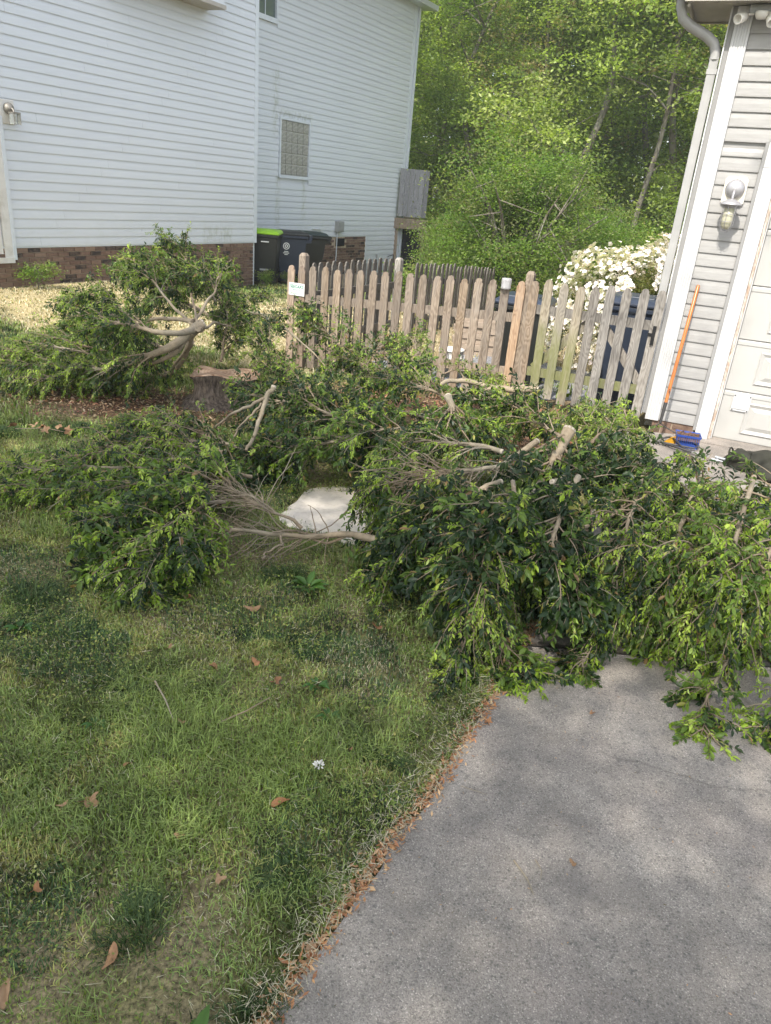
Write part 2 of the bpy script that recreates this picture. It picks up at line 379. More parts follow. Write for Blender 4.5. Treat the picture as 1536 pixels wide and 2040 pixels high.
base = k.mix(k.math('MULTIPLY', dk, .5), base, (.07, .068, .065))
g3 = k.n('ShaderNodeTexVoronoi'); k.set(g3.inputs['Vector'], p); g3.inputs['Scale'].default_value = 30
dk2 = k.math('MULTIPLY', k.ramp(k.sep(g3.outputs['Color'])[2], [(.88, 0.), (.9, 1.)]), k.ramp(k.math('ADD', g3.outputs['Distance'], k.math('MULTIPLY', k.noise(p, 200., 2), .3)), [(.3, 1.), (.45, 0.)]))
base = k.mix(k.math('MULTIPLY', k.math('MULTIPLY', dk2, k.ramp(k.noise(p, 2.1, 2), [(.4, .1), (.6, 1.)])), .45), base, (.08, .078, .075))
wv = k.n('ShaderNodeVectorMath'); wv.operation = 'ADD'; k.set(wv.inputs[0], p); k.set(wv.inputs[1], k.map(k.noise(p, 5., 4, .6, color=True), (.16, .16, 0)))
ck = k.vor(k.map(wv.outputs[0], (1, 1, 0), loc=(3.1, .7, 0)), .55, 'Distance', 'DISTANCE_TO_EDGE'); ckm = k.math('MULTIPLY', k.ramp(ck, [(0., 1.), (.0022, .6), (.005, 0.)]), k.ramp(k.noise(p, 1.1, 2), [(.45, 0.), (.55, .8)]))
base = k.mix(k.math('MULTIPLY', ckm, .55), base, (.09, .08, .07)); sp_ = k.noise(p, 1.9, 3); base = k.mix(k.ramp(sp_, [(.56, 0.), (.68, .4)]), base, (.13, .12, .11))
k.P(col=base, rough=.88, spec=.3); k.bump(k.math('ADD', k.math('MULTIPLY', g1.outputs['Distance'], -.6), k.noise(p, 120., 3)), .7, .004)
M['concrete'] = k.m
def slab(name, y0, y1, xr=9.0, lift=.004):
    ys = np.arange(y0, y1 + .001, .05); ys[-1] = y1
    us = np.concatenate([np.linspace(0, 1, 40) ** 1.6])
    V = []; 
    for yy in ys:
        x0 = edge_x(yy) + (vnoise(yy, 0, 9., 3) - .5) * .035 + (vnoise(yy, 0, 31., 5) - .5) * .014
        for u_ in us: V.append((x0 + (xr - x0) * u_, yy, 0))
    V = np.array(V); V[:, 2] = gz(V[:, 0], V[:, 1]) + lift
    a, b = len(ys), len(us); I = np.arange(a * b).reshape(a, b)
    Fq = np.stack([I[:-1, :-1], I[:-1, 1:], I[1:, 1:], I[1:, :-1]], -1).reshape(-1, 4)
    rim = np.concatenate([I[:, 0], I[-1, 1:], I[::-1, -1][1:], I[0, ::-1][1:]]); low = V[rim] - np.array([0, 0, .09]); n0 = len(V); V = np.vstack([V, low]); m_ = len(rim)
    side = np.array([(rim[i], n0 + i, n0 + (i + 1) % m_, rim[(i + 1) % m_]) for i in range(m_ - 1)])
    # orient side quads outward either way; shading is two sided
    o = link(name, np_mesh(name, V, np.vstack([Fq, side]), M['concrete'])); return tag(o, kind='structure')
slab('driveway', -4, 2.955); slab('driveway', 2.965, 7.22)

# sand patch (pale washed out sand) : low mound
def blobmesh(cx, cy, rx, ry, h, n=48, rings=10, seed=1, lift=0.):
    V = [(cx, cy, 0)]; 
    for r_ in range(1, rings + 1):
        for q in range(n):
            a = 2 * math.pi * q / n; w = .72 + .5 * float(vnoise(math.cos(a) * 1.6, math.sin(a) * 1.6, 1.3, seed)) + .12 * float(vnoise(math.cos(a) * 1.6, math.sin(a) * 1.6, 6, seed))
            V.append((cx + rx * w * r_ / rings * math.cos(a), cy + ry * w * r_ / rings * math.sin(a), 0))
    V = np.array(V); rr = np.concatenate([[0], np.repeat(np.arange(1, rings + 1) / rings, n)])
    V[:, 2] = gz(V[:, 0], V[:, 1]) + lift + h * (1 - rr ** 2.2) + (fbm(V[:, 0], V[:, 1], 14, 5) - .5) * .02 * (1 - rr) - .03 * (rr > .99)
    F = [(0, 1 + q, 1 + (q + 1) % n) for q in range(n)]
    for r_ in range(rings - 1):
        for q in range(n):
            a, b = 1 + r_ * n + q, 1 + r_ * n + (q + 1) % n; F += [(a, a + n, b + n), (a, b + n, b)]
    return V, np.array(F)
k = N('pale_sand'); p = k.pos(); k.P(col=k.mix(k.ramp(k.noise(p, 22., 5, .7), [(.5, 0.), (.75, .5)]), (.60, .54, .47), (.33, .28, .23)), rough=.95, spec=.15); k.bump(k.noise(p, 70., 4), .5, .008); M['sand'] = k.m
V, F = blobmesh(-.27, 4.36, .40, .40, .012, seed=3, lift=.006); tag(link('sand_patch', np_mesh('sand_patch', V, F, M['sand'], smooth=True)), kind='structure')
V, F = blobmesh(.0, 4.0, .24, .22, .012, seed=8, lift=.006); tag(link('sand_patch', np_mesh('sand_patch', V, F, M['sand'], smooth=True)), kind='structure')

# ------------------------------------------------------------------ WHITE HOUSE
HS0, HY0 = 9.0, 10.24
hx = HS0 * .46635 - HY0 * .88461; hy = HS0 * .88461 + HY0 * .46635
house = tag(empty('white_house', (hx, hy, 0), HA), 'two storey house with white vinyl siding on a brown brick base at the left', 'house')
D2 = 11.12          # plane of the set back section (local y)
def HP(s, y, z): return (s - HS0, y - HY0, z)
def hbox(name, s0, s1, y0, y1, z0, z1, mat, parent=None, bevel=0):
    par = parent or house
    b = MB().box((-(s1 - s0) / 2, -(y1 - y0) / 2, -(z1 - z0) / 2), ((s1 - s0) / 2, (y1 - y0) / 2, (z1 - z0) / 2))
    c = Vector(HP((s0 + s1) / 2, (y0 + y1) / 2, (z0 + z1) / 2))
    if par is not house: c = c - par.location
    return b.build(name, mat, par, c, bevel=bevel)
WT = .127
ZB = .725
def siding(par, conv, y, s0, s1, z0, z1, mat, expo=WT, holes=(), out=-1, lip=.016, mesh_name='siding_board'):
    """courses of clapboard, each one an object; out=-1: faces local -y"""
    cache = {}; n = int(math.ceil((z1 - z0) / expo - 1e-6))
    for i in range(n):
        za = z0 + i * expo; zb = min(za + expo, z1); segs = [(s0, s1)]
        for (h0, h1, hz0, hz1) in holes:
            if za < hz1 - .01 and zb > hz0 + .01:
                new = []
                for a, b in segs:
                    if h1 <= a or h0 >= b: new.append((a, b)); continue
                    if h0 > a: new.append((a, h0))
                    if h1 < b: new.append((h1, b))
                segs = new
        cut = []
        for a, b in segs:                                     # lap seams every 3.66 m, staggered from course to course
            s_ = a; off = s0 + (i * 1.37 + (i % 3) * .61) % 3.66
            for q_ in range(6):
                sx = off + q_ * 3.66
                if a + .3 < sx < b - .3: cut.append((s_, sx - .0015)); s_ = sx + .0015
            cut.append((s_, b))
        for a, b in cut:
            if b - a < .02: continue
            L = b - a; key = (round(L, 3), round(zb - za, 3))
            if key not in cache:
                h = zb - za; vs = []
                prof = [(0, 0), (out * (lip + .003), -.006), (out * (lip + .003), .004), (out * lip * .9, h * .5), (out * .004, h), (0, h)]
                m_ = MB(); q = len(prof); V_ = [(-L / 2, yy, zz) for yy, zz in prof] + [(L / 2, yy, zz) for yy, zz in prof]
                m_.add(V_, [tuple(range(q)), tuple(range(2 * q - 1, q - 1, -1))] + [(j, j + q, (j + 1) % q + q, (j + 1) % q) for j in range(q)])
                cache[key] = m_.mesh(mesh_name, mat)
            link('siding_board', cache[key], par, conv((a + b) / 2, y, za))
# backing walls
hbox('wall', 4.0, 12.66, HY0 + .004, HY0 + .25, -.6, 6.75, M['vinyl'])
hbox('wall', 12.3, 20.36, D2 + .004, D2 + .25, -1.6, 6.75, M['vinyl'])
hbox('wall', 12.42, 12.66, HY0 + .25, D2 + .0, -.6, 6.75, M['vinyl'])
hbox('wall', 20.1, 20.36, D2 + .25, D2 + 5, -1.6, 6.75, M['vinyl'])
DOOR = (6.05, 7.20, .56, 2.40)
siding(house, HP, HY0, 4.0, 12.60, ZB, 6.7, M['vinyl'], holes=[(DOOR[0] - .02, DOOR[1], .3, DOOR[3]), (8.9, 11.35, 4.62, 6.7)])
GW = (14.58, 15.64, 2.03, 3.13); UW = (13.35, 14.33, 4.93, 6.3)
siding(house, HP, D2, 12.66, 20.26, ZB, 6.7, M['vinyl'], holes=[(GW[0] - .05, GW[1] + .05, GW[2] - .06, GW[3] + .05), (UW[0] - .07, UW[1] + .07, UW[2] - .1, UW[3] + .07)])
siding(house, HP, D2, 18.55, 20.26, ZB - WT * 9, ZB, M['vinyl'])
hbox('corner_trim', 12.60, 12.70, HY0 - .022, HY0 + .3, .70, 6.7, M['trim'])
hbox('corner_trim', 20.26, 20.40, D2 - .022, D2 + .14, -1.2, 6.7, M['trim'])
hbox('starter_strip', 4.0, 12.60, HY0 - .012, HY0 + .004, ZB - .026, ZB - .006, M['trim'])
hbox('starter_strip', 12.7, 18.50, D2 - .012, D2 + .004, ZB - .026, ZB - .006, M['trim'])
hbox('edge_trim', 18.50, 18.55, D2 - .02, D2 + .004, -.9, ZB - .026, M['trim'])
# gutter and downpipe at the far corner
hbox('downpipe', 20.42, 20.50, D2 - .06, D2 + .02, -.9, 6.4, M['trim'])
hbox('gutter', 12.7, 20.9, D2 - .36, D2 - .24, 6.38, 6.5, M['trim'])
hbox('eave', 12.72, 20.9, D2 - .24, D2 + .3, 6.40, 6.44, M['trim'])
hbox('eave', 4.0, 12.72, HY0 - .36, HY0 + .3, 6.74, 6.86, M['trim'])
rf = MB().prism([(0, 0), (8.9, 0), (8.9, .1), (0, .1)], 0, 6.0); 
hbox('roof', 3.8, 20.9, HY0 - .4, HY0 + 9, 6.86, 6.98, M['shingle'])
# bay floor jutting above the front section
hbox('bay', 8.95, 11.3, HY0 - .42, HY0 + .1, 4.50, 6.74, M['vinyl'])
hbox('bay_floor', 8.93, 11.32, HY0 - .44, HY0 + .1, 4.44, 4.497, M['soffit'])
# side door with flaking frame
def HPx(par, s, y, z): 
    v = Vector(HP(s, y, z)); return v - par.location
door = hbox('door', DOOR[0] + .12, DOOR[1] - .17, HY0 - .004, HY0 + .03, DOOR[2] + .05, DOOR[3] - .15, M['oldwhite'])
for q in range(4):
    hbox('door_board', DOOR[0] + .13 + q * .215, DOOR[0] + .13 + q * .215 + .205, HY0 - .018, HY0 - .006, DOOR[2] + .06, DOOR[3] - .16, M['oldwhite'], door, .004)
hbox('door_frame', DOOR[1] - .15, DOOR[1] + .0, HY0 - .035, HY0 + .02, DOOR[2] - .02, DOOR[3], M['oldwhite'])
hbox('door_frame', DOOR[1] - .03, DOOR[1] + .02, HY0 - .048, HY0 - .036, DOOR[2] - .02, DOOR[3], M['trim'])
hbox('door_frame', DOOR[0], DOOR[0] + .11, HY0 - .035, HY0 + .02, DOOR[2] - .02, DOOR[3], M['oldwhite'])
hbox('door_frame', DOOR[0] + .11, DOOR[1] - .15, HY0 - .035, HY0 + .02, DOOR[3] - .13, DOOR[3], M['oldwhite'])
hbox('door_sill', DOOR[0] - .02, DOOR[1] - .03, HY0 - .06, HY0 - .036, DOOR[2] - .06, DOOR[2] + .015, M['oldwhite'])
# bricks
def bricks(s0, s1, y, z1, rows, holes=(), zmin=None, limit=300):
    me = MB().box((-.096, -.02, -.0285), (.096, .02, .0285)).mesh('brick', M['brick']); mh = MB().box((-.046, -.02, -.0285), (.046, .02, .0285)).mesh('brick', M['brick'])
    n = 0; rest = MB()
    for r_ in range(rows):
        z = z1 - .0335 - r_ * .0673; o = (r_ % 2) * .1015; s = s0 + (0.001 if not o else -.1015 + .001)
        while s < s1 - .03:
            a, b = max(s, s0), min(s + .193, s1); m_ = me if b - a > .15 else mh; L = b - a
            if L > .05 and not any(a < h1 and b > h0 and z > hz0 and z < hz1 for h0, h1, hz0, hz1 in holes):
                jy = random.uniform(-.0015, .0015)
                o_ = link('brick', m_, house, HP((a + b) / 2, y + .012 + jy, z)); o_.scale = (L / (.192 if m_ is me else .092), 1, 1); n += 1
            s += .203
    return n
nb = 0
hbox('mortar', 4.0, 12.60, HY0 + .0, HY0 + .2, -.75, ZB - .03, M['mortar'])
hbox('mortar', 12.71, 18.50, D2 + .0, D2 + .2, -1.4, ZB - .03, M['mortar'])
_hh = [(16.95, 17.42, .44, .72)]
nb += bricks(5.2, 12.60, HY0 - .006, ZB - .03, 14); nb += bricks(14.6, 18.49, D2 - .006, ZB - .03, 14, _hh)
VENT = hbox('crawlspace_vent', 17.02, 17.40, D2 - .03, D2 + .02, .47, .66, M['dark'])
for q in range(5): hbox('louvre', 17.04, 17.38, D2 - .04, D2 - .031, .49 + q * .034, .505 + q * .034, M['dark'], VENT)
# glass block window
k = N('frosted_glass_block'); nf = k.noise(k.obj(), 26., 3, .6)
k.P(col=k.ramp(nf, [(.3, (.22, .215, .19)), (.6, (.36, .355, .32)), (.8, (.50, .50, .47))]), rough=.18, spec=.6); k.bump(k.noise(k.map(k.obj(), (3, 1, .6)), 9., 3), .6, .02); M['glassblock'] = k.m
k = N('glass_block_joint'); k.P(col=(.58, .57, .53), rough=.6); M['joint'] = k.m
win = hbox('window', GW[0], GW[1], D2 - .004, D2 + .03, GW[2], GW[3], M['joint'])
bw = (GW[1] - GW[0]) / 5; bh = (GW[3] - GW[2]) / 5
for i in range(5):
    for j in range(5):
        a = GW[0] + i * bw; b = GW[2] + j * bh
        hbox('glass_block', a + .009, a + bw - .009, D2 - .022, D2 - .002, b + .009, b + bh - .009, M['glassblock'], win, .006)
for a, b, c_, d in ((GW[0] - .045, GW[0], GW[2] - .05, GW[3] + .045), (GW[1], GW[1] + .045, GW[2] - .05, GW[3] + .045)):
    hbox('frame', a, b, D2 - .045, D2 + .02, c_, d, M['trim'], win)
hbox('frame', GW[0], GW[1], D2 - .045, D2 + .02, GW[3], GW[3] + .045, M['trim'], win)
hbox('sill', GW[0] - .05, GW[1] + .05, D2 - .06, D2 - .046, GW[2] - .065, GW[2] - .002, M['trim'], win)
# upper window
k = N('window_pane'); k.P(col=(.10, .13, .13), rough=.05, spec=.9); M['pane'] = k.m
uw = hbox('window', UW[0], UW[1], D2 - .002, D2 + .02, UW[2], UW[3], M['pane'])
for q in range(1, 3): hbox('muntin', UW[0] + q * .327 - .01, UW[0] + q * .327 + .01, D2 - .012, D2 - .003, UW[2], UW[3], M['trim'], uw)
for q in range(1, 4): hbox('muntin', UW[0], UW[1], D2 - .0195, D2 - .0125, UW[2] + q * .34 - .01, UW[2] + q * .34 + .01, M['trim'], uw)
for a, b, c_, d in ((UW[0] - .06, UW[0], UW[2] - .09, UW[3] + .06), (UW[1], UW[1] + .06, UW[2] - .09, UW[3] + .06), (UW[0], UW[1], UW[3], UW[3] + .06), (UW[0], UW[1], UW[2] - .09, UW[2])):
    hbox('frame', a, b, D2 - .05, D2 + .02, c_, d, M['trim'], uw)
# meter box, conduit, pipe stub
M['greybox'] = simple('grey_painted_metal', (.30, .31, .30), .5, .4, var=.08)
tp = hbox('meter_box', 16.92, 17.19, D2 - .13, D2 - .016, .83, 1.08, M['greybox'], bevel=.008)
hbox('box_cover', 16.94, 17.17, D2 - .142, D2 - .132, .86, 1.05, M['greybox'], tp)
MB().tube([HP(17.0, D2 - .05, .83), HP(17.0, D2 - .05, -.5)], .013).build('conduit', M['trim'], house)
MB().tube([HP(15.9, D2 - .03, .895), HP(15.95, D2 - .06, .90), HP(16.2, D2 - .06, .885), HP(16.25, D2 - .04, .87)], .014).build('pipe', M['trim'], house)
MB().tube([HP(19.75, D2 - .04, .15), HP(19.85, D2 - .16, .2), HP(19.95, D2 - .12, .05), HP(20.0, D2 - .1, -.5), HP(20.05, D2 - .1, -.9)], .014).build('hose', M['dark'], house)
MB().box(HP(19.1, D2 - .04, .12), HP(19.16, D2 - .016, .22)).build('hose_bib', M['greybox'], house)

def cage_lamp(par_loc, rz, label, dome=True, s=1.0, cat='wall lamp'):
    """wall lamp: local x along wall, -y away from wall"""
    t = tag(empty('wall_lamp', par_loc, rz), label, cat)
    return t
wl = cage_lamp(tuple(Matrix.Rotation(HA, 4, 'Z') @ Vector((7.33 , HY0 - .016, 2.46))), HA, 'old wall lamp with clear glass box on a white plate above the side door')
MB().box((-.12, -.02, -.15), (.10, 0, .15)).build('mount_plate', M['oldwhite'], wl, bevel=.012)
M['oldmetal'] = simple('tarnished_lamp_metal', (.26, .24, .21), .5, .5, metal=.6, var=.25, scale=20)
MB().lathe([(.0, .0), (.07, .0), (.075, .03), (.05, .06), (.02, .08)], 16, Matrix.Translation((-.0, -.02, .04)) @ Matrix.Rotation(math.pi / 2, 4, 'X')).build('backplate', M['oldmetal'], wl)
MB().tube([(0, -.08, .05), (0, -.13, .03), (0, -.15, -.02)], .012).build('arm', M['oldmetal'], wl)
MB().box((-.055, -.205, -.02), (.055, -.095, .0)).build('lamp_cap', M['oldmetal'], wl)
k = N('clear_lamp_glass'); k.P(col=(.75, .78, .76), rough=.08, trans=.85, ior=1.3); M['clear'] = k.m
MB().box((-.05, -.20, -.15), (.05, -.10, -.022)).build('lamp_glass', M['clear'], wl)
for a in (-.05, .05):
    for b in (-.20, -.10): MB().tube([(a, b, -.155), (a, b, -.02)], .004, 5).build('cage_rod', M['oldmetal'], wl)

# ------------------------------------------------------------------ GARAGE
GA = math.atan2(-.3858, .9226); GY = 7.757
def gworld(t, y, z): return (t * .9226 + y * .3858, -t * .3858 + y * .9226, z)
GT0 = .5
g0 = gworld(GT0, GY, -.1)
gar = tag(empty('grey_garage', g0, GA), 'garage with pale grey siding, white corner board and white panelled door at the right', 'garage')
def GP(t, y, z): return (t - GT0, y - GY, z + .1)
def gbox(name, t0, t1, y0, y1, z0, z1, mat, parent=None, bevel=0):
    par = parent or gar; c = Vector(GP((t0 + t1) / 2, (y0 + y1) / 2, (z0 + z1) / 2))
    if par is not gar: c = c - par.location
    return MB().box((-(t1 - t0) / 2, -(y1 - y0) / 2, -(z1 - z0) / 2), ((t1 - t0) / 2, (y1 - y0) / 2, (z1 - z0) / 2)).build(name, mat, par, c, bevel=bevel)
gbox('wall', -.50, .09, GY + .004, GY + .15, .02, 3.52, M['vinyl_grey'])
gbox('wall', .09, 3.4, GY + .004, GY + .15, 2.6, 3.52, M['vinyl_grey'])
gbox('wall', -.50, -.36, GY + .15, GY + 6, -.1, 3.52, M['vinyl_grey'])
gbox('wall', -.36, 3.4, GY + 5.9, GY + 6, -.1, 3.52, M['vinyl_grey'])
siding(gar, GP, GY, -.365, -.035, .02, 2.48, M['vinyl_grey'], .1143); siding(gar, GP, GY, -.365, 3.4, .02 + .1143 * 22, 3.515, M['vinyl_grey'], .1143)
# fluted corner board
cb = gbox('corner_board', -.497, -.368, GY - .03, GY + .003, .005, 3.517, M['trim_garage'])
for q in range(6): gbox('flute', -.488 + q * .0205, -.474 + q * .0205, GY - .036, GY - .031, .007, 3.516, M['trim_garage'], cb, .002)
gbox('corner_channel', -.535, -.50, GY - .012, GY + .10, .06, 3.515, M['trim_grey']); gbox('corner_channel', -.548, -.537, GY - .03, GY + .0, .05, 3.515, M['trim_garage'])
# downspout with elbows
ds = MB(); 
gbox('downspout', -.635, -.56, GY + .0, GY + .055, .16, 3.16, M['gutter'], bevel=.008)
gbox('downspout_band', -.64, -.555, GY - .004, GY + .0595, 3.03, 3.07, M['gutter']); gbox('downspout_band', -.64, -.555, GY - .004, GY + .0595, .25, .28, M['gutter'])
el = [(-.598, GY + .028, 3.14), (-.60, GY + .028, 3.20), (-.63, GY + .02, 3.26), (-.70, GY + .0, 3.31), (-.84, GY - .06, 3.37), (-.91, GY - .09, 3.42), (-.94, GY - .10, 3.50), (-.945, GY - .10, 3.64)]
e_ = MB().tube([GP(*q) for q in el], .042, 10); e_.build('elbow', M['gutter'], gar)
gbox('gutter', -1.03, -.90, GY - .32, GY + .62, 3.60, 3.70, M['gutter'])
gbox('soffit', -.90, 3.6, GY - .24, GY + .004, 3.52, 3.545, M['soffit']); gbox('soffit', -.90, -.50, GY + .004, GY + .55, 3.52, 3.545, M['soffit'])
gbox('soffit_board', -.88, -.86, GY - .20, GY + .54, 3.48, 3.518, M['soffit']); gbox('soffit_board', -.54, -.52, GY + .02, GY + .54, 3.48, 3.518, M['soffit'])
gbox('fascia', -.90, 3.6, GY - .265, GY - .242, 3.505, 3.68, M['soffit'])
gbox('roof', -1.05, 3.7, GY - .34, GY + .66, 3.71, 3.80, M['shingle']); gbox('roof', -.55, 3.7, GY + .66, GY + 6.2, 3.71, 3.80, M['shingle']); gbox('fascia', -.90, -.50, GY + .552, GY + .575, 3.505, 3.68, M['soffit'])
# brick plinth below the siding
pl = gbox('plinth', -.42, -.02, GY + .002, GY + .12, -.2, .012, M['mortar'])
for r_ in range(3):
    for q in range(3):
        a = -.43 + q * .203 + (r_ % 2) * -.1; a0, a1 = max(a, -.42), min(a + .193, -.02)
        if a1 - a0 > .05: gbox('brick', a0, a1, GY - .008, GY + .001, .008 - .06 - r_ * .0673, .008 - r_ * .0673, M['brick'], pl)
# door frame and door
gbox('door_channel', -.032, -.006, GY - .03, GY + .004, -.02, 2.54, M['trim_grey'])
gbox('door_trim', -.004, .115, GY - .035, GY + .10, -.1, 2.34, M['trim_garage'])
gbox('door_trim', -.004, 3.2, GY - .037, GY + .10, 2.343, 2.535, M['trim_garage']); gbox('door_channel', -.006, 3.2, GY - .03, GY + .0, 2.538, 2.56, M['trim_grey'])
k = N('worn_door_stop'); k.P(col=k.mix(k.ramp(k.noise(k.map(k.obj(), (20, 20, 6)), 1.5, 5, .8), [(.42, 0.), (.6, 1.)]), (.62, .56, .50), (.36, .25, .18)), rough=.8); M['stopwood'] = k.m
gbox('door_stop', .118, .142, GY + .02, GY + .11, -.1, 2.34, M['stopwood']); gbox('door_stop', .145, .156, GY + .05, GY + .12, -.1, 2.34, M['trim_garage'])
gd = gbox('garage_door', .158, 2.62, GY + .13, GY + .17, -.09, 2.34, M['door_paint'])
secz = [-.088 + i * .486 for i in range(6)]
for i in range(5):
    z0, z1 = secz[i] + .004, secz[i + 1] - .004
    gbox('door_section', .16, 2.62, GY + .108, GY + .1285, z0, min(z1, 2.335), M['door_paint'], gd, .006)
    gbox('hinge_rail', .162, 2.62, GY + .102, GY + .1075, z1 - .045, z1 - .012, M['door_paint'], gd, .002)
    for j in range(5):
        a = .40 + j * .56
        if a + .42 > 2.62: break
        fr = MB(); x0, x1, c0, c1 = a, a + .42, z0 + .09, z1 - .10
        # raised panel: bevelled recess ring and proud field
        P_ = [(x0, -.0, c0), (x1, 0, c0), (x1, 0, c1), (x0, 0, c1)]; Q_ = [(x0 + .03, .012, c0 + .03), (x1 - .03, .012, c0 + .03), (x1 - .03, .012, c1 - .03), (x0 + .03, .012, c1 - .03)]
        R_ = [(x0 + .075, -.004, c0 + .07), (x1 - .075, -.004, c0 + .07), (x1 - .075, -.004, c1 - .07), (x0 + .075, -.004, c1 - .07)]
        O_ = [(x0 - .012, .0, c0 - .012), (x1 + .012, 0, c0 - .012), (x1 + .012, 0, c1 + .012), (x0 - .012, 0, c1 + .012)]
        P_ = [(x_, -.009, z_) for x_, _, z_ in P_]
        vs = [Vector(GP(x_, GY + .107 + y_ - .004, z_)) - gd.location for x_, y_, z_ in O_ + P_ + [(x_, y_ - .012 + .004, z_) for x_, y_, z_ in Q_] + [(x_, y_ - .006, z_) for x_, y_, z_ in R_]]
        fs = [(l * 4 + q, l * 4 + (q + 1) % 4, l * 4 + 4 + (q + 1) % 4, l * 4 + 4 + q) for l in range(3) for q in range(4)] + [(12, 13, 14, 15)]
        fr.add(vs, fs).build('raised_panel', M['door_paint'], gd)
pv = gbox('pet_vent', .255, .415, GY + .092, GY + .106, .21, .375, M['trim_garage'], gd, .004)
gbox('vent_flap', .277, .393, GY + .085, GY + .0915, .232, .353, M['trim_garage'], gd, .003)
for a in (.268, .402):
    for b in (.223, .362): gbox('screw', a - .005, a + .005, GY + .086, GY + .0905, b - .005, b + .005, M['dark'], gd)
thr = gbox('threshold', .0, 3.2, GY - .16, GY + .12, -.2, -.086, M['concrete'])
# wall lamp
lz = 2.14; lt = -.185
lamp = tag(empty('wall_lamp', gworld(lt, GY - .018, lz), GA), 'silver caged jar lamp on a cream plate beside the garage door', 'wall lamp')
M['cream'] = simple('cream_plastic', (.66, .62, .53), .5, .4, var=.05)
M['silver'] = simple('brushed_silver', (.38, .37, .38), .45, .5, metal=.5, var=.1)
w_, h_, c_ = .094, .115, .022
MB().prism([(-w_ + c_, -h_), (w_ - c_, -h_), (w_, -h_ + c_), (w_, h_ - c_), (w_ - c_, h_), (-w_ + c_, h_), (-w_, h_ - c_), (-w_, -h_ + c_)], -.022, 0).build('mount_plate', M['cream'], lamp, bevel=.003)
MB().lathe([(.0, .0), (.078, 0), (.080, .012), (.072, .03), (.052, .048), (.02, .058), (0, .06)], 24, Matrix.Translation((0, -.022, .018)) @ Matrix.Rotation(math.pi / 2, 4, 'X')).build('dome', M['silver'], lamp)
MB().tube([(0, -.075, .0), (0, -.11, -.005), (0, -.125, -.03), (0, -.125, -.07)], .011, 8).build('arm', M['silver'], lamp)
MB().lathe([(.0, -.065), (.03, -.07), (.07, -.088), (.092, -.108), (.094, -.115), (.055, -.118), (.05, -.14), (0, -.14)], 24, Matrix.Translation((0, -.125, .0))).build('lamp_cap', M['silver'], lamp)
k = N('frosted_jar_glass'); k.P(col=(.42, .40, .29), rough=.3, spec=.6); M['jar'] = k.m
MB().lathe([(.0, -.119), (.045, -.12), (.047, -.24), (.043, -.285), (.025, -.31), (0, -.315)], 20, Matrix.Translation((0, -.125, .0))).build('lamp_jar', M['jar'], lamp)
cg = MB()
for q in range(6):
    a = q * math.pi / 3 + .3; cg.tube([(.056 * math.cos(a), -.125 + .056 * math.sin(a), -.115), (.058 * math.cos(a), -.125 + .058 * math.sin(a), -.27), (.035 * math.cos(a), -.125 + .035 * math.sin(a), -.325), (0, -.125, -.335)], .0028, 5, False)
for z in (-.19, -.25): cg.tube([(.059 * math.cos(a), -.125 + .059 * math.sin(a), z) for a in np.linspace(0, 2 * math.pi, 17)], .0028, 5, False)
cg.build('lamp_cage', M['silver'], lamp)
# security light
sl = tag(empty('security_light', gworld(-.335, GY - .04, 3.455), GA), 'white twin headed security light under the garage soffit', 'light')
M['whiteplastic'] = simple('white_plastic', (.72, .69, .64), .45, .4, var=.04)
MB().box((-.07, -.06, .0), (.09, .03, .06)).build('junction_box', M['greybox'], sl, bevel=.006)
for dx, a, nm in ((-.105, (-.5, -.75, -.35), 'lamp_head'), (.10, (.3, -.6, -.7), 'lamp_head')):
    d = Vector(a).normalized(); R_ = d.to_track_quat('Z', 'Y').to_matrix().to_4x4(); R_.translation = Vector((dx, -.06, -.03))
    MB().lathe([(.0, -.03), (.028, -.03), (.036, -.01), (.040, .07), (.034, .07), (.028, .03), (0, .03)], 18, R_).build(nm, M['whiteplastic'], sl)
    MB().tube([(dx * .3, -.03, .0), (dx * .8, -.05, -.01), (dx, -.06, -.02)], .012, 6).build('arm', M['whiteplastic'], sl)
MB().lathe([(.0, -.05), (.035, -.048), (.05, -.02), (.052, .0), (0, .0)], 18, Matrix.Translation((.03, -.09, .0))).build('motion_sensor', M['whiteplastic'], sl)

# ================================================================== FENCES
def picket_poly(h, w=.089):
    a = w / 2; return [(-a, 0), (a, 0), (a, h - .055), (a * .78, h - .042), (a * .74, h - .022), (a * .45, h - .006), (0, h), (-a * .45, h - .006), (-a * .74, h - .022), (-a * .78, h - .042), (-a, h - .055)]
def frame_of(A, B): 
    d = Vector((B[0] - A[0], B[1] - A[1], 0)); return math.atan2(d.y, d.x), d.length
FL, FG = (-1.33, 8.95), (2.41, 7.30); FA, FLEN = frame_of(FL, FG); FP = FLEN / 27
_pk = {}
def picket(par, x, y, z, h, mat, w=.089, rz=0., tilt=0.):
    key = (round(h, 2), mat.name, w)
    if key not in _pk: _pk[key] = MB().prism(picket_poly(key[0], w), -.01, .01).mesh('picket', mat)
    return link('picket', _pk[key], par, (x, y, z), (random.gauss(0, .004), tilt, rz))
fence = tag(empty('picket_fence', (FL[0], FL[1], -.17), FA), 'brown picket fence with rounded pickets running from the small sign to the gate', 'fence')
for i in range(19):
    t = i / 27; zt = 1.02 + .22 * t + .17 + random.gauss(0, .006); zb = .03 + .12 * t
    if i == 17: zt -= .02
    picket(fence, i * FP + random.gauss(0, .003), 0, zb, zt - zb, M['wood_new'] if i in (0, 1, 18) else M['wood_brown'], .089, 0, random.gauss(0, .006))
for z in (.78, .22):
    a = Vector((-.03, .032, z)); b = Vector((18.4 * FP, .032, z + .15)); MB().prism([(a.x, a.z), (b.x, b.z), (b.x, b.z + .09), (a.x, a.z + .09)], .012, .05).build('rail', M['wood_brown'], fence)
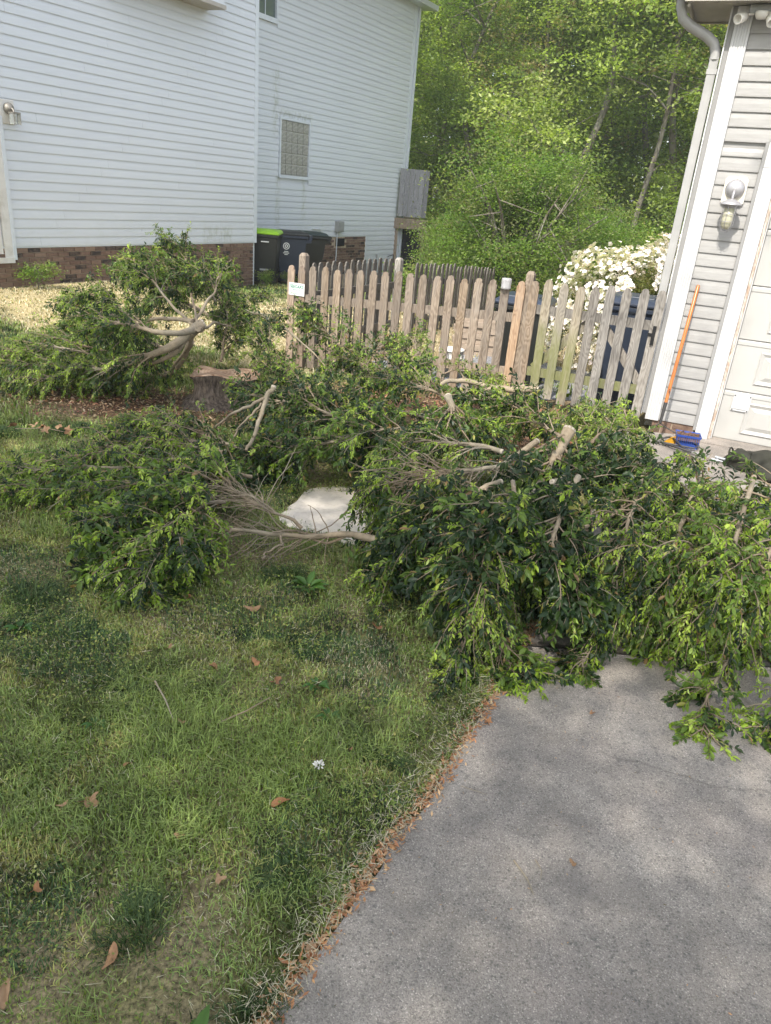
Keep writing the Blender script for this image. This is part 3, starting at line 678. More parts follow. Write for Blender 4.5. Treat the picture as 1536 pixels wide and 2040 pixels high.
def post(par, x, y, z0, z1, mat, w=.09, cap=True):
    o = MB().box((-w / 2, -w / 2, 0), (w / 2, w / 2, z1 - z0 - .03)).add([(-w / 2, -w / 2, z1 - z0 - .03), (w / 2, -w / 2, z1 - z0 - .03), (w / 2, w / 2, z1 - z0 - .03), (-w / 2, w / 2, z1 - z0 - .03), (-w * .3, -w * .3, z1 - z0), (w * .3, -w * .3, z1 - z0), (w * .3, w * .3, z1 - z0), (-w * .3, w * .3, z1 - z0)], [(0, 1, 5, 4), (1, 2, 6, 5), (2, 3, 7, 6), (3, 0, 4, 7), (4, 5, 6, 7)]).build('post', mat, par, (x, y, z0)); return o
post(fence, .10, .10, -.1, 1.33, M['wood_brown'], .085); post(fence, 18.5 * FP, .065, .0, 1.44, M['wood_brown'], .08)
gate = tag(empty('picket_gate', (FL[0] + math.cos(FA) * 18.8 * FP, FL[1] + math.sin(FA) * 18.8 * FP, -.06), FA), 'weathered grey and mossy green picket gate beside the garage', 'gate')
gm = ['wood_brown', 'wood_green', 'wood_green', 'wood_green', 'wood_grey', 'wood_grey', 'wood_grey', 'wood_grey', 'wood_grey']
for q in range(9):
    i = 19 + q; zt = 1.03 + .22 * i / 27 + .06 + random.gauss(0, .007); x = (i - 18.8) * FP
    h = zt - .08; picket(gate, x, 0, .08 + random.gauss(0, .008), h, M[gm[q]], .089, 0, random.gauss(0, .008))
for z in (.30, .93): MB().box((.0, .012, z), (8.5 * FP, .05, z + .09)).build('rail', M['wood_green'] if z < .5 else M['wood_grey'], gate)
def beam(a, b, w, d, mat, par, name='brace'):
    a = Vector(a); b = Vector(b); t = (b - a).normalized(); n = Vector((0, 1, 0)); s_ = t.cross(n) * w / 2; vs = []
    for p in (a, b):
        for sx, sy in ((-1, 0), (1, 0), (1, 1), (-1, 1)): vs.append(p + s_ * sx + n * d * sy)
    return MB().add(vs, [(0, 1, 2, 3), (7, 6, 5, 4), (0, 4, 5, 1), (1, 5, 6, 2), (2, 6, 7, 3), (3, 7, 4, 0)]).build(name, mat, par)
beam((.12, .052, .38), (4.1 * FP, .052, .93), .085, .03, M['wood_green'], gate); beam((4.9 * FP, .052, .93), (8.2 * FP, .052, .36), .085, .03, M['wood_grey'], gate)
MB().box((8.15 * FP, -.03, .80), (8.35 * FP, -.011, .98)).box((7.9 * FP, -.02, .88), (8.15 * FP, -.011, .91)).build('latch', M['dark'], gate)
# jar over one picket
px_ = 17 * FP
c = Vector((FL[0] + math.cos(FA) * px_, FL[1] + math.sin(FA) * px_, 1.02 + .22 * 17 / 27))
k = N('cloudy_plastic'); k.P(col=k.ramp(k.noise(k.map(k.obj(), (40, 40, 8)), 1., 3), [(.3, (.38, .37, .37)), (.7, (.52, .50, .50))]), rough=.3, trans=.25); M['cloudy'] = k.m
jar = MB().lathe([(.048, -.085), (.052, -.08), (.052, -.065), (.049, -.06), (.052, .0), (.05, .018), (.04, .022), (0, .022)], 20).build('jar', M['cloudy'], None, c)
tag(jar, 'cloudy plastic jar turned upside down over the top of a brown picket', 'jar')
# small sign
sg = tag(empty('fence_sign', (FL[0] + math.cos(FA) * .07 - math.sin(-FA) * -.016, FL[1] + math.sin(FA) * .07 - .018, .76), FA), 'small white sign with green lettering nailed to the leftmost brown pickets', 'sign')
k = N('sign_white'); k.P(col=(.78, .79, .76), rough=.45); M['signw'] = k.m
k = N('sign_green'); k.P(col=(.01, .20, .15), rough=.5); M['signg'] = k.m
k = N('print_grey'); k.P(col=(.16, .32, .30), rough=.5); M['signt'] = k.m
MB().box((-.105, -.003, -.07), (.105, 0, .07)).build('sign_board', M['signw'], sg)
def text(name, body, size, par, loc, rot, mat, ext=.0008, sx=1., shear=0., parent_scale=None):
    cu = bpy.data.curves.new('txt', 'FONT'); cu.body = body; cu.size = size; cu.extrude = ext; cu.align_x = 'CENTER'; cu.align_y = 'CENTER'; cu.shear = shear; cu.resolution_u = 3; cu.offset = size * .012
    tmp = bpy.data.objects.new('txt', cu); COL.objects.link(tmp); dg = bpy.context.evaluated_depsgraph_get()
    me = bpy.data.meshes.new_from_object(tmp.evaluated_get(dg)); bpy.data.objects.remove(tmp); bpy.data.curves.remove(cu); me.materials.clear(); me.materials.append(mat)
    o = link(name, me, par, loc, rot, (sx, 1, 1)); return o
text('lettering', 'SEEGARS', .052, sg, (0, -.0045, .028), (math.pi / 2, 0, 0), M['signg'], sx=.86)
text('lettering', 'FENCE CO.', .022, sg, (0, -.0045, -.008), (math.pi / 2, 0, 0), M['signt'])
MB().box((-.06, -.0042, -.030), (.06, -.0032, -.026)).build('printed_line', M['signt'], sg); MB().box((-.08, -.0042, -.050), (.08, -.0032, -.044)).build('printed_line', M['signt'], sg)

# side fence (seen from inside, in shade) and fences at the back of the yard
SL, SG = (-1.22, 9.22), (-.13, 11.3); SA, SLEN = frame_of(SL, SG)
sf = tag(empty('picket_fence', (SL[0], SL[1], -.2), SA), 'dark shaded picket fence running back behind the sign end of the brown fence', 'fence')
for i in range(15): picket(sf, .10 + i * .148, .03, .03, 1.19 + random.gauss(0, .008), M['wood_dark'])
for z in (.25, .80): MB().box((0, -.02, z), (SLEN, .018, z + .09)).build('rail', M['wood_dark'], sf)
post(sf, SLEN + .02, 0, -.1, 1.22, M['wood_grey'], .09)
def simple_fence(A, B, za, zb, h, mat, label, npk, gap=0, w=.089, posts=()):
    a, L_ = frame_of(A, B); f = tag(empty('picket_fence', (A[0], A[1], za), a), label, 'fence')
    sl_ = (zb - za) / L_
    for i in range(npk):
        x = (i + .5) * L_ / npk; picket(f, x, -.025, .04 + sl_ * x, h + random.gauss(0, .012), mat, w)
    for z in (.3, h - .28): MB().prism([(0, z), (L_, z + sl_ * L_), (L_, z + .09 + sl_ * L_), (0, z + .09)], .0, .04).build('rail', mat, f)
    for x in posts: post(f, x, .07, sl_ * x - .1, h + .1 + sl_ * x, mat, .11)
    return f
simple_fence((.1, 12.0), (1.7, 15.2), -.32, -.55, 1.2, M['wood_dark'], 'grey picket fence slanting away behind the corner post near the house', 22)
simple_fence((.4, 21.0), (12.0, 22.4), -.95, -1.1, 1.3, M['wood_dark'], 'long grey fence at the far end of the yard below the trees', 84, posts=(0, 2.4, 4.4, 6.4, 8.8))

# ================================================================== DECK behind the white house
dk = tag(empty('wooden_deck', (-.4, 22.9, -.7), math.radians(8)), 'raised deck with tall grey boards behind the white house corner', 'deck')
for q in range(6):
    if q < 9: MB().box((-.066, -.01, 0), (.066, .01, 1.25)).build('board', M['deck_grey'], dk, (.05 + q * .138, -.02, 1.95))
MB().box((-.1, .0, 1.62), (.85, .06, 1.90)).build('rim_beam', M['deck_tan'], dk)
MB().box((-.1, .06, 1.84), (.85, 3, 1.90)).build('floor', M['deck_tan'], dk)
for x in (0, .8): MB().box((x - .05, .07, -.5), (x + .05, .17, 1.83)).build('post', M['deck_tan'], dk)
MB().box((-.1, .35, -.4), (.85, .39, 1.8)).build('under_deck_shade', M['dark'], dk)  # plain dark sheet standing in for the shade below the deck floor

# ================================================================== WHEELIE BINS
def bin_plastic(name, c): 
    k = N(name); k.P(col=k.mix(k.ramp(k.noise(k.obj(), 6., 4), [(.45, 0.), (.8, .3)]), c, tuple(v * 1.6 + .02 for v in c)), rough=.42, spec=.45); return k.m
M['bin_dark'] = bin_plastic('charcoal_bin_plastic', (.022, .024, .022)); M['bin_navy'] = bin_plastic('navy_bin_plastic', (.025, .034, .055)); M['bin_green'] = bin_plastic('forest_green_bin_plastic', (.018, .032, .028)); M['lid_lime'] = bin_plastic('lime_lid_plastic', (.26, .50, .02))
def wheelie(loc, rz, body, lidm, label, emblem=0, h=1.02, group=None):
    t = tag(empty('wheelie_bin', loc, rz), label, 'wheelie bin', group)
    # local: front is -y, handle/hinge side +y
    def loop(w, d, z, y0=0.): return [(-w, -d + y0, z), (w, -d + y0, z), (w, d + y0, z), (-w, d + y0, z)]
    def lofted(loops):
        v = [q for l in loops for q in l]; f = [(0, 3, 2, 1), tuple(len(v) - 4 + q for q in range(4))] + [(l * 4 + q, l * 4 + (q + 1) % 4, l * 4 + 4 + (q + 1) % 4, l * 4 + 4 + q) for l in range(len(loops) - 1) for q in range(4)]; return MB().add(v, f)
    lofted([loop(.21, .22, .04), loop(.225, .24, .35), loop(.25, .29, .58, .02), loop(.275, .33, h - .08, .02), loop(.305, .36, h - .075, .02), loop(.305, .36, h - .02, .02)]).build('body', body, t, bevel=.012)
    lofted([loop(.315, .375, h - .018, .02), loop(.318, .38, h + .012, .02), loop(.27, .32, h + .05, .04), loop(.24, .27, h + .062, .06)]).build('lid', lidm, t, bevel=.01)
    MB().box((-.18, -.2, h + .0), (.18, .25, h + .072)).build('lid_ridge', lidm, t, bevel=.008)
    MB().box((-.26, .39, h - .10), (.26, .47, h + .0)).box((-.27, .33, h - .16), (-.22, .45, h - .09)).box((.22, .33, h - .16), (.27, .45, h - .09)).build('handle', body, t, bevel=.008)
    for sx in (-1, 1): MB().lathe([(0, -.03), (.10, -.03), (.12, -.02), (.12, .02), (.10, .03), (0, .03)], 20, Matrix.Translation((sx * .27, .22, .12)) @ Matrix.Rotation(math.pi / 2, 4, 'Y')).build('wheel', M['dark'], t)
    MB().box((-.09, -.262, .28), (.09, -.236, .315)).build('lift_bar', M['greybox'], t)
    MB().box((-.06, -.345, h - .17), (.10, -.30, h - .15)).build('label_strip', M['signw'], t)
    if emblem:
        R_ = Matrix.Translation((.283, -.10, h - .24)) @ Matrix.Rotation(math.pi / 2 , 4, 'Y')
        em = MB()
        for r0, r1 in ((.055, .072), (.018, .036)):
            vs = []; fs = []
            for q in range(24):
                a = q * math.pi / 12; vs += [R_ @ Vector((r0 * math.cos(a), r0 * math.sin(a), .0)), R_ @ Vector((r1 * math.cos(a), r1 * math.sin(a), .0))]
            for q in range(24): b = (q + 1) % 24; fs.append((2 * q, 2 * q + 1, 2 * b + 1, 2 * b))
            em.add(vs, fs)
        em.build('emblem', M['signw'], t)
        for q_, w_ in ((0, .09), (1, .13), (2, .07)): MB().box((.268, -.10 - w_ / 2, h - .36 - q_ * .03), (.281, -.10 + w_ / 2, h - .346 - q_ * .03)).build('printed_line', M['signw'], t)
    return t
def hworld(s, y, z): v = Matrix.Rotation(HA, 3, 'Z') @ Vector((s, y, 0)); return (v.x, v.y, z)
wheelie(hworld(13.22, 10.38, -.14), math.radians(2), M['bin_dark'], M['lid_lime'], 'black wheelie bin with a lime green lid against the brick corner')
wheelie(hworld(13.98, 10.35, -.16), math.radians(-72), M['bin_navy'], M['bin_dark'], 'navy wheelie bin with a round white emblem beside the green lidded bin', 1)
wheelie(hworld(14.85, 10.45, -.19), math.radians(-68), M['bin_dark'], M['bin_green'], 'dark green wheelie bin furthest along the white house wall')
wheelie((1.42, 9.0, -.2), FA + .1, M['bin_dark'], M['bin_navy'], 'black wheelie bin standing behind the last brown pickets', h=1.04)
wheelie((2.52, 8.35, -.15), FA + .05, M['bin_navy'], M['bin_navy'], 'navy wheelie bin standing behind the gate next to the garage', h=1.16)

# things behind the fence
def lathe_thing(name, prof, mat, loc, label, cat, seg=24): o = MB().lathe(prof, seg).build(name, mat, None, loc); return tag(o, label, cat)
bk = tag(empty('bucket', (.63, 9.1, gzf(.63, 9.1) + .01)), 'white plastic bucket on the ground behind the brown pickets', 'bucket')
MB().lathe([(0, 0), (.125, 0), (.14, .24), (.152, .245), (.152, .26), (.143, .262), (.15, .33), (.158, .335), (.158, .35), (.142, .35), (.13, .03), (0, .03)], 28).build('pail', M['whiteplastic'], bk)
MB().tube([(.155 * math.cos(a), -.155 * abs(math.sin(a)) * .9, .33 - .18 * math.sin(a)) for a in np.linspace(0, math.pi, 13)], .003, 5).build('bail_handle', M['silver'], bk)
M['paver'] = simple('tan_paver', (.36, .29, .23), .9, .2, var=.2, scale=9, bump=.3)
pm = MB().box((-.2, -.1, -.04), (.2, .1, .04)).mesh('paver', M['paver'])
for q in range(14):
    r_, c_ = divmod(q, 2); o = link('paver', pm, None, (.95 + c_ * .42 + (r_ % 2) * .08, 10.9 + random.uniform(-.02, .02), gzf(1, 10.9) + .05 + r_ * .082), (0, 0, random.uniform(-.03, .03)))
    tag(o, 'tan paving block in the low stack seen between the brown pickets', 'paving block', 'stacked paving blocks behind the fence')
V, F = blobmesh(2.1, 9.6, 2.2, 1.3, .012, seed=5, lift=.02); tag(link('gravel_path', np_mesh('gravel', V, F, simple('blue_grey_gravel', (.22, .22, .23), .95, .2, var=.5, scale=40, bump=.6), smooth=True)), kind='structure')

# ================================================================== STUMP
def stump():
    cx, cy = -1.62, 6.55; t = tag(empty('tree_stump', (cx, cy, gzf(cx, cy))), 'freshly cut low stump with dark furrowed bark and reddish sawn top', 'stump')
    n = 72; H = [(0, 1.95), (.03, 1.55), (.07, 1.25), (.13, 1.08), (.19, 1.05), (.24, 1.12), (.275, 1.22), (.29, 1.24)]; vs = []; fs = []
    def rad(a, f, z): 
        base = .155 * f * (1 + .14 * math.sin(2 * a + .4) + .12 * math.sin(3 * a + 1.3)) + (.11 * max(0, math.cos(a + .1)) ** 3 * float(sstep(.12, .24, z)))
        return base * (1 + .07 * (float(vnoise(a * 9, z * 5, 1., 2)) - .5) + .05 * abs(math.sin(a * 15 + 3 * float(vnoise(a, z, 3)))))
    for z, f in H:
        for q in range(n):
            a = 2 * math.pi * q / n; r_ = rad(a, f, z) * (1 + (.25 * max(0, math.sin(a * 2.5 + 1)) if z < .05 else 0)); vs.append((r_ * math.cos(a) * 1.12, r_ * math.sin(a), z + (.02 * math.sin(3 * a) if z > .25 else -.03 if z == 0 else 0)))
    for i in range(len(H) - 1):
        for q in range(n): fs.append((i * n + q, i * n + (q + 1) % n, (i + 1) * n + (q + 1) % n, (i + 1) * n + q))
    k = N('furrowed_bark'); v = k.map(k.obj(), (1, 1, .22)); nf = k.noise(v, 42., 5, .7); k.P(col=k.ramp(nf, [(.35, (.05, .04, .034)), (.55, (.17, .135, .11)), (.75, (.32, .265, .22))]), rough=.95, spec=.1); k.bump(nf, 1., .02)
    MB().add(vs, fs, True).build('bark', k.m, t)
    m_ = MB(); top = [Vector(vs[(len(H) - 1) * n + q]) for q in range(n)]; rings = [1., .97, .85, .65, .4, .2]; vv = []
    for f in rings:
        for q in range(n): vv.append((top[q].x * f, top[q].y * f, top[q].z * f + (1 - f) * .292 + (.012 if f < 1 else 0) + (.014 * (float(vnoise(top[q].x * f, top[q].y * f, 12, 7)) - .5) if f < .97 else 0)))
    ff = [(l * n + q, l * n + (q + 1) % n, l * n + n + (q + 1) % n, l * n + n + q) for l in range(5) for q in range(n)] + [tuple(5 * n + q for q in range(n))]
    k = N('sawn_red_wood'); o_ = k.obj(); vv2 = k.n('ShaderNodeVectorMath'); vv2.operation = 'LENGTH'; k.set(vv2.inputs[0], k.map(o_, (1, 1.2, .0)))
    ring = k.math('SINE', k.math('MULTIPLY_ADD', k.noise(o_, 6., 3), 14., k.math('MULTIPLY', vv2.outputs['Value'], 190.)))
    streak = k.noise(k.map(o_, (4, 26, 4), rot=(0, 0, .5)), 1.6, 4, .6)
    c_ = k.ramp(k.math('MULTIPLY_ADD', ring, .05, streak), [(.3, (.12, .06, .035)), (.42, (.33, .20, .13)), (.58, (.48, .34, .235)), (.78, (.58, .44, .33))])
    k.P(col=c_, rough=.8, spec=.25); k.bump(streak, .6, .008)
    m_.add(vv, ff, True).build('sawn_face', k.m, t)
stump()

# ================================================================== TREES
def diamonds(P, S, C, up_bias=.6, asp=.5):
    n = len(P); d = rng.normal(size=(n, 3)); d[:, 2] *= .5; d /= np.linalg.norm(d, axis=1)[:, None]
    nn = rng.normal(size=(n, 3)); nn[:, 2] += up_bias * 2; s = np.cross(d, nn); s /= np.linalg.norm(s, axis=1)[:, None] + 1e-9
    S = S[:, None]; w = s * S * asp * .5; V = np.stack([P, P + d * S * .5 + w, P + d * S, P + d * S * .5 - w], 1).reshape(-1, 3)
    return V, np.arange(n * 4).reshape(n, 4), np.repeat(C, 4, axis=0)
GREENS = np.array([(.165, .225, .045), (.215, .28, .055), (.25, .31, .06), (.14, .20, .05), (.28, .32, .09)])
def make_tree(h, r, z0, ncl, per, leaf, seed, trunk_r=.12, palette=GREENS, brown=0., lean=.06, limbs=16):
    R = np.random.default_rng(seed); ax = R.uniform(0, 6.28); top = np.array([math.cos(ax), math.sin(ax), 0]) * h * lean
    ctrl = [np.zeros(3)] + [top * (i / 4) + np.array([*(R.normal(size=2) * .02 * h), 0]) + np.array([0, 0, h * i / 4.4]) for i in range(1, 5)]
    tp = spline(ctrl, 14); mb = MB(); mb.tube(tp, [trunk_r * (1 - .85 * i / 13) for i in range(14)], 8)
    tips = []
    for q in range(limbs):
        f = R.uniform(z0 / h, .97); b = tp[int(f * 13)]; a = R.uniform(0, 6.28); prof = math.sin(math.pi * min(1, max(0, (b[2] - z0 * .6) / (h - z0 * .6))) ** .7) ** .6 + .15
        L_ = r * prof * R.uniform(.65, 1.05); d = np.array([math.cos(a), math.sin(a), R.uniform(.1, .7)]); e = b + d * L_
        pts = spline([b, b + d * L_ * .35 + [0, 0, .08 * L_], b + d * L_ * .7 + R.normal(size=3) * .06 * L_, e], 7); mb.tube(pts, [trunk_r * .32 * (1 - .8 * i / 6) for i in range(7)], 5)
        for j in range(3):
            s0 = pts[2 + j]; e2 = s0 + (R.normal(size=3) * [1, 1, .4] + d * .6) * L_ * .3; mb.tube([s0, (s0 + e2) / 2 + R.normal(size=3) * .04, e2], [trunk_r * .12, trunk_r * .08, .01], 4); tips.append(e2)
        tips += list(pts[3:])
    tips = np.array(tips); cl = tips[R.integers(0, len(tips), ncl)] + R.normal(size=(ncl, 3)) * [r * .16, r * .16, r * .12]
    cc = palette[R.integers(0, len(palette), ncl)] * R.uniform(.7, 1.3, (ncl, 1))
    if brown: bsel = R.random(ncl) < brown; cc[bsel] = np.array((.26, .22, .09)) * R.uniform(.8, 1.2, (bsel.sum(), 1))
    sz = R.uniform(.22, .5, ncl) * (r / 2.6) ** .4
    P = np.repeat(cl, per, 0) + R.normal(size=(ncl * per, 3)) * np.repeat(sz, per)[:, None] * [1, 1, .42]
    C = np.repeat(cc, per, 0) * R.uniform(.8, 1.25, (ncl * per, 1)); V, F, CC = diamonds(P, R.uniform(.7, 1.3, len(P)) * leaf, C)
    return mb.mesh('trunk', M['bark_grey']), np_mesh('crown', V, F, M['treeleaf'], CC, True)
protos = {'a': make_tree(13.5, 3.0, 1.5, 330, 120, .115, 1, .15), 'b': make_tree(15, 2.7, 2.5, 320, 120, .115, 2, .13, limbs=20), 'c': make_tree(11, 2.6, .8, 300, 120, .105, 3, .10, brown=.06), 'd': make_tree(14, 2.6, 3., 240, 120, .11, 4, .11, brown=.25, limbs=18)}
def place_tree(kind, x, y, s, rz, label, group=None, name='tree', z=None):
    t = tag(empty(name, (x, y, (gzf(x, y) if z is None else z) - .05), rz), label, 'tree', group); t.scale = (s, s, s)
    link('trunk', protos[kind][0], t); link('crown', protos[kind][1], t); return t
tl = [('b', 2.0, 26.0, .9, 'slim tree with a pale grey trunk right beside the white house corner'), ('d', 3.4, 27.2, .95, 'tree with reddish brown spring foliage at the left of the wood'), ('a', 4.6, 24.6, 1.0, 'bright green tree in the middle front of the wood'),
      ('c', 6.6, 23.4, 1.05, 'low branched green tree beside the far fence'), ('a', 8.2, 25.5, 1.05, 'broad bright tree in the wood near the garage'), ('b', 10.4, 24.8, 1.0, 'tall green tree whose foliage meets the garage downspout')]
for i, (kd, x, y, s, lab) in enumerate(tl): place_tree(kd, x, y, s, i * 1.7, lab)
R2 = random.Random(5)
for row, (yy, xs) in enumerate([(29.5, range(-3, 16, 3)), (34.5, range(-5, 20, 3)), (40, range(-6, 26, 4))]):
    for j, x in enumerate(xs): place_tree('abca'[(j + row) % 4], x + R2.uniform(-.8, .8), yy + R2.uniform(-1.4, 1.4), R2.uniform(1.0, 1.3), R2.uniform(0, 6.28), 'tall leafy tree deeper in the green wood behind the yards', 'trees deeper in the wood')
# far wood that reads as one mass
R = np.random.default_rng(77); n = 90000
P = np.stack([R.uniform(-22, 46, n), R.uniform(46, 54, n), R.uniform(-2, 1, n)], 1); P[:, 2] = -2.5 + R.random(n) ** .9 * (24 + 4 * np.sin(P[:, 0] * .5))
C = GREENS[(fbm(P[:, 0] * 1.3, P[:, 2] * 1.3, .5, 3) * 5).astype(int) % 5] * R.uniform(.7, 1.2, (n, 1)); V, F, CC = diamonds(P, R.uniform(.35, .7, n), C, asp=.7)
tag(link('far_woodland', np_mesh('far_woodland', V, F, M['treeleaf'], CC, True)), kind='stuff')

# big bright shrub, small shrubs
def make_shrub(rx, ry, h, ncl, per, leaf, seed, palette, stems=14, name='shrub', stem_r=.025, shell=.0):
    R = np.random.default_rng(seed); mb = MB(); tips = []
    for q in range(stems):
        a = R.uniform(0, 6.28); k_ = R.uniform(.3, 1); e = np.array([rx * math.cos(a) * k_, ry * math.sin(a) * k_, h * R.uniform(.55, .95) * (1.12 - .45 * k_)])
        pts = spline([np.array([R.normal() * .06, R.normal() * .06, 0]), e * [.25, .25, .4], e * [.65, .65, .8], e], 8); mb.tube(pts, [stem_r * (1 - .8 * i / 7) for i in range(8)], 5)
        for j in range(4): s0 = pts[3 + j]; e2 = s0 + R.normal(size=3) * [.22 * rx, .22 * ry, .14 * h]; mb.tube([s0, e2], [stem_r * .35, .004], 4); tips.append(e2)
        tips += list(pts[3:])
    cl = []; lobes = []
    for q in range(13):
        v_ = R.normal(size=3); v_ /= np.linalg.norm(v_); kk_ = R.uniform(.35, .75); lobes.append((v_[0] * rx * kk_, v_[1] * ry * kk_, h * .5 + v_[2] * h * .5 * kk_, R.uniform(.3, .52)))
    while len(cl) < ncl:
        lb = lobes[R.integers(0, len(lobes))]; u = R.normal(size=3); u /= np.linalg.norm(u); k_ = R.uniform(.45, 1.08); p_ = np.array([lb[0] + u[0] * rx * lb[3] * k_, lb[1] + u[1] * ry * lb[3] * k_, lb[2] + u[2] * h * .5 * lb[3] * k_])
        if p_[2] > .12: cl.append(p_)
    cl = np.array(cl); cc = palette[R.integers(0, len(palette), ncl)] * R.uniform(.8, 1.2, (ncl, 1)); sz = R.uniform(.1, .26, ncl) * (rx / 1.5) ** .6
    P = np.repeat(cl, per, 0) + R.normal(size=(ncl * per, 3)) * np.repeat(sz, per)[:, None] * [1, 1, .5]; P[:, 2] = np.maximum(P[:, 2], .02)
    C = np.repeat(cc, per, 0) * R.uniform(.8, 1.25, (ncl * per, 1)); V, F, CC = diamonds(P, R.uniform(.7, 1.3, len(P)) * leaf, C)
    return mb.mesh('stem', M['bark_grey']), np_mesh('foliage', V, F, M['treeleaf'], CC, True)
def put_shrub(ms, x, y, label, rz=0, s=1., name='shrub', group=None):
    t = tag(empty(name, (x, y, gzf(x, y) - .03), rz), label, name.replace('_', ' '), group); t.scale = (s, s, s); link('stem', ms[0], t); f = link('foliage', ms[1], t); return t
LIME = np.array([(.12, .20, .03), (.15, .23, .035), (.09, .16, .026), (.11, .17, .035), (.18, .23, .06), (.17, .18, .07)])
big = make_shrub(2.3, 1.8, 3.5, 620, 100, .062, 21, LIME, 22, stem_r=.05)
put_shrub(big, 2.25, 16.6, 'large bright green spreading shrub in the middle of the yard', .3)
put_shrub(big, 1.5, 20.2, 'bright green shrub growing beside the deck', 2.2, .8); put_shrub(big, 4.6, 18.6, 'bright green shrub at the right near the garage', 4.1, .8); put_shrub(big, 6.8, 17.0, 'tall green shrub behind the flowering azalea', 1.1, .95)
fern = make_shrub(.4, .35, .6, 40, 26, .05, 24, LIME, 6, stem_r=.006)
put_shrub(fern, .12, 15.2, 'small upright green sapling by the corner of the white house', 0, 1.7, 'sapling')
put_shrub(fern, *hworld(7.35, 9.95, 0)[:2], 'weedy green plant against the brick base below the side door', 1, .75, 'weed'); put_shrub(fern, *hworld(12.75, 10.05, 0)[:2], 'leafy weed growing in front of the lime lidded bin', 2, .62, 'weed'); put_shrub(fern, *hworld(13.5, 10.0, 0)[:2], 'low weed growing between the two nearest bins', 3, .5, 'weed')
# azalea
def azalea():
    ms = make_shrub(1.05, .9, 1.8, 300, 60, .045, 31, np.array([(.10, .13, .03), (.14, .15, .04), (.17, .16, .06), (.08, .10, .025)]), 12, stem_r=.02)
    t = put_shrub(ms, 2.95, 10.35, 'azalea covered in white blossom behind the picket gate', .4, 1., 'azalea')
    R = np.random.default_rng(5); n = 1500; u = R.normal(size=(n, 3)); u /= np.linalg.norm(u, axis=1)[:, None]; kk = R.uniform(.9, 1.1, n) * (1 + .22 * np.sin(u[:, 0] * 5 + 31) * np.cos(u[:, 1] * 4))
    P = np.stack([u[:, 0] * 1.0 * kk, u[:, 1] * .85 * kk, 1.72 * .52 + u[:, 2] * 1.72 * .48 * kk + u[:, 0] * .18], 1); ok = (P[:, 2] > .3) & (vnoise(u[:, 0] * 3, u[:, 2] * 3 + u[:, 1] * 2, 1.5) > .39); P = P[ok]; u = u[ok]
    # each flower: 5 petals, several flowers a truss; 300 nearest trusses as parts would be far below ten pixels
    Vs = []; Cs = []; 
    for p_, n_ in zip(P, u):
        for q in range(4):
            c_ = p_ + R.normal(size=3) * .045; nn = n_ + R.normal(size=3) * .45; nn /= np.linalg.norm(nn); a_ = np.cross(nn, R.normal(size=3)); a_ /= np.linalg.norm(a_); b_ = np.cross(nn, a_); col = np.array((.66, .61, .64)) if R.random() < .75 else np.array((.64, .54, .58))
            for w in range(5):
                an = w * 1.2566; d = a_ * math.cos(an) + b_ * math.sin(an); s_ = -a_ * math.sin(an) + b_ * math.cos(an); L_ = .036
                Vs += [c_, c_ + d * L_ * .62 + s_ * L_ * .52 + nn * R.uniform(.0, .02), c_ + d * L_ + nn * R.uniform(0, .02), c_ + d * L_ * .62 - s_ * L_ * .52 + nn * R.uniform(0, .02)]; Cs += [col * .85, col, col, col]
    V = np.array(Vs); o = link('blossom', np_mesh('blossom', V, np.arange(len(V)).reshape(-1, 4), M['petal'], np.array(Cs)), t); tag(o, kind='stuff')
azalea()
# trees behind the camera, whose crowns shade the front lawn and the drive
protos['s'] = make_tree(11.5, 4.2, 6.2, 230, 95, .125, 8, .2, limbs=26)
place_tree('s', -5.2, -4.6, 1., 0.3, 'tall shade tree standing behind the photographer to the left'); place_tree('s', -1.2, -6.2, 1.05, 2.0, 'tall shade tree standing behind the photographer'); place_tree('s', -8.2, -1.8, .95, 4., 'shade tree left of the lawn'); place_tree('s', -3.4, -9.6, .95, 5.2, 'second row shade tree behind the photographer')

# ================================================================== TOOLS AT THE GARAGE
def gp(t, y, dz=0.): v = gworld(t, y, 0); return Vector((v[0], v[1], gzf(v[0], v[1]) + dz))
# rake leaning on the siding
rk = tag(empty('bow_rake', gp(-.27, GY - .42)), 'bow rake with an orange wooden handle leaning on the grey siding', 'rake')
k = N('orange_varnished_wood'); k.P(col=k.ramp(k.noise(k.map(k.obj(), (60, 60, 4)), 1., 3), [(.3, (.36, .105, .018)), (.7, (.50, .17, .04))]), rough=.3, spec=.5); M['orange'] = k.m
M['blackmetal'] = simple('black_painted_metal', (.035, .033, .032), .45, .5, var=.3)
base = gp(-.27, GY - .42); topw = Vector(gworld(-.295, GY - .03, 1.33)) - base; bot = Vector((-.03, 0.08, .17)); ax = (topw - bot).normalized()
MB().tube([bot + ax * .14, bot + ax * .5, topw - ax * .01, topw], [.0155, .0165, .0165, .011], 12).build('handle', M['orange'], rk)
MB().tube([bot, bot + ax * .2], [.013, .0185], 12).build('ferrule', M['blackmetal'], rk)
hd = Vector((.2, -.12, 0)).normalized(); hc = Vector((.06, -.14, .035))
hA, hB = hc - Vector((.17, -.07, 0)), hc + Vector((.17, -.07, 0))
MB().tube([hA, hB], .009, 6).build('tine_bar', M['blackmetal'], rk)
MB().tube(spline([bot, bot + Vector((-.10, -.03, -.07)), hA + Vector((-.02, .03, .02)), hA], 12), .006, 6).tube(spline([bot, bot + Vector((.10, -.05, -.05)), hB + Vector((.03, .03, .03)), hB], 12), .006, 6).build('bow', M['blackmetal'], rk)
tm = MB().tube([(0, 0, 0), (.0, -.02, -.02), (0, -.03, -.045)], [.005, .0045, .002], 5).mesh('tine', M['blackmetal'])
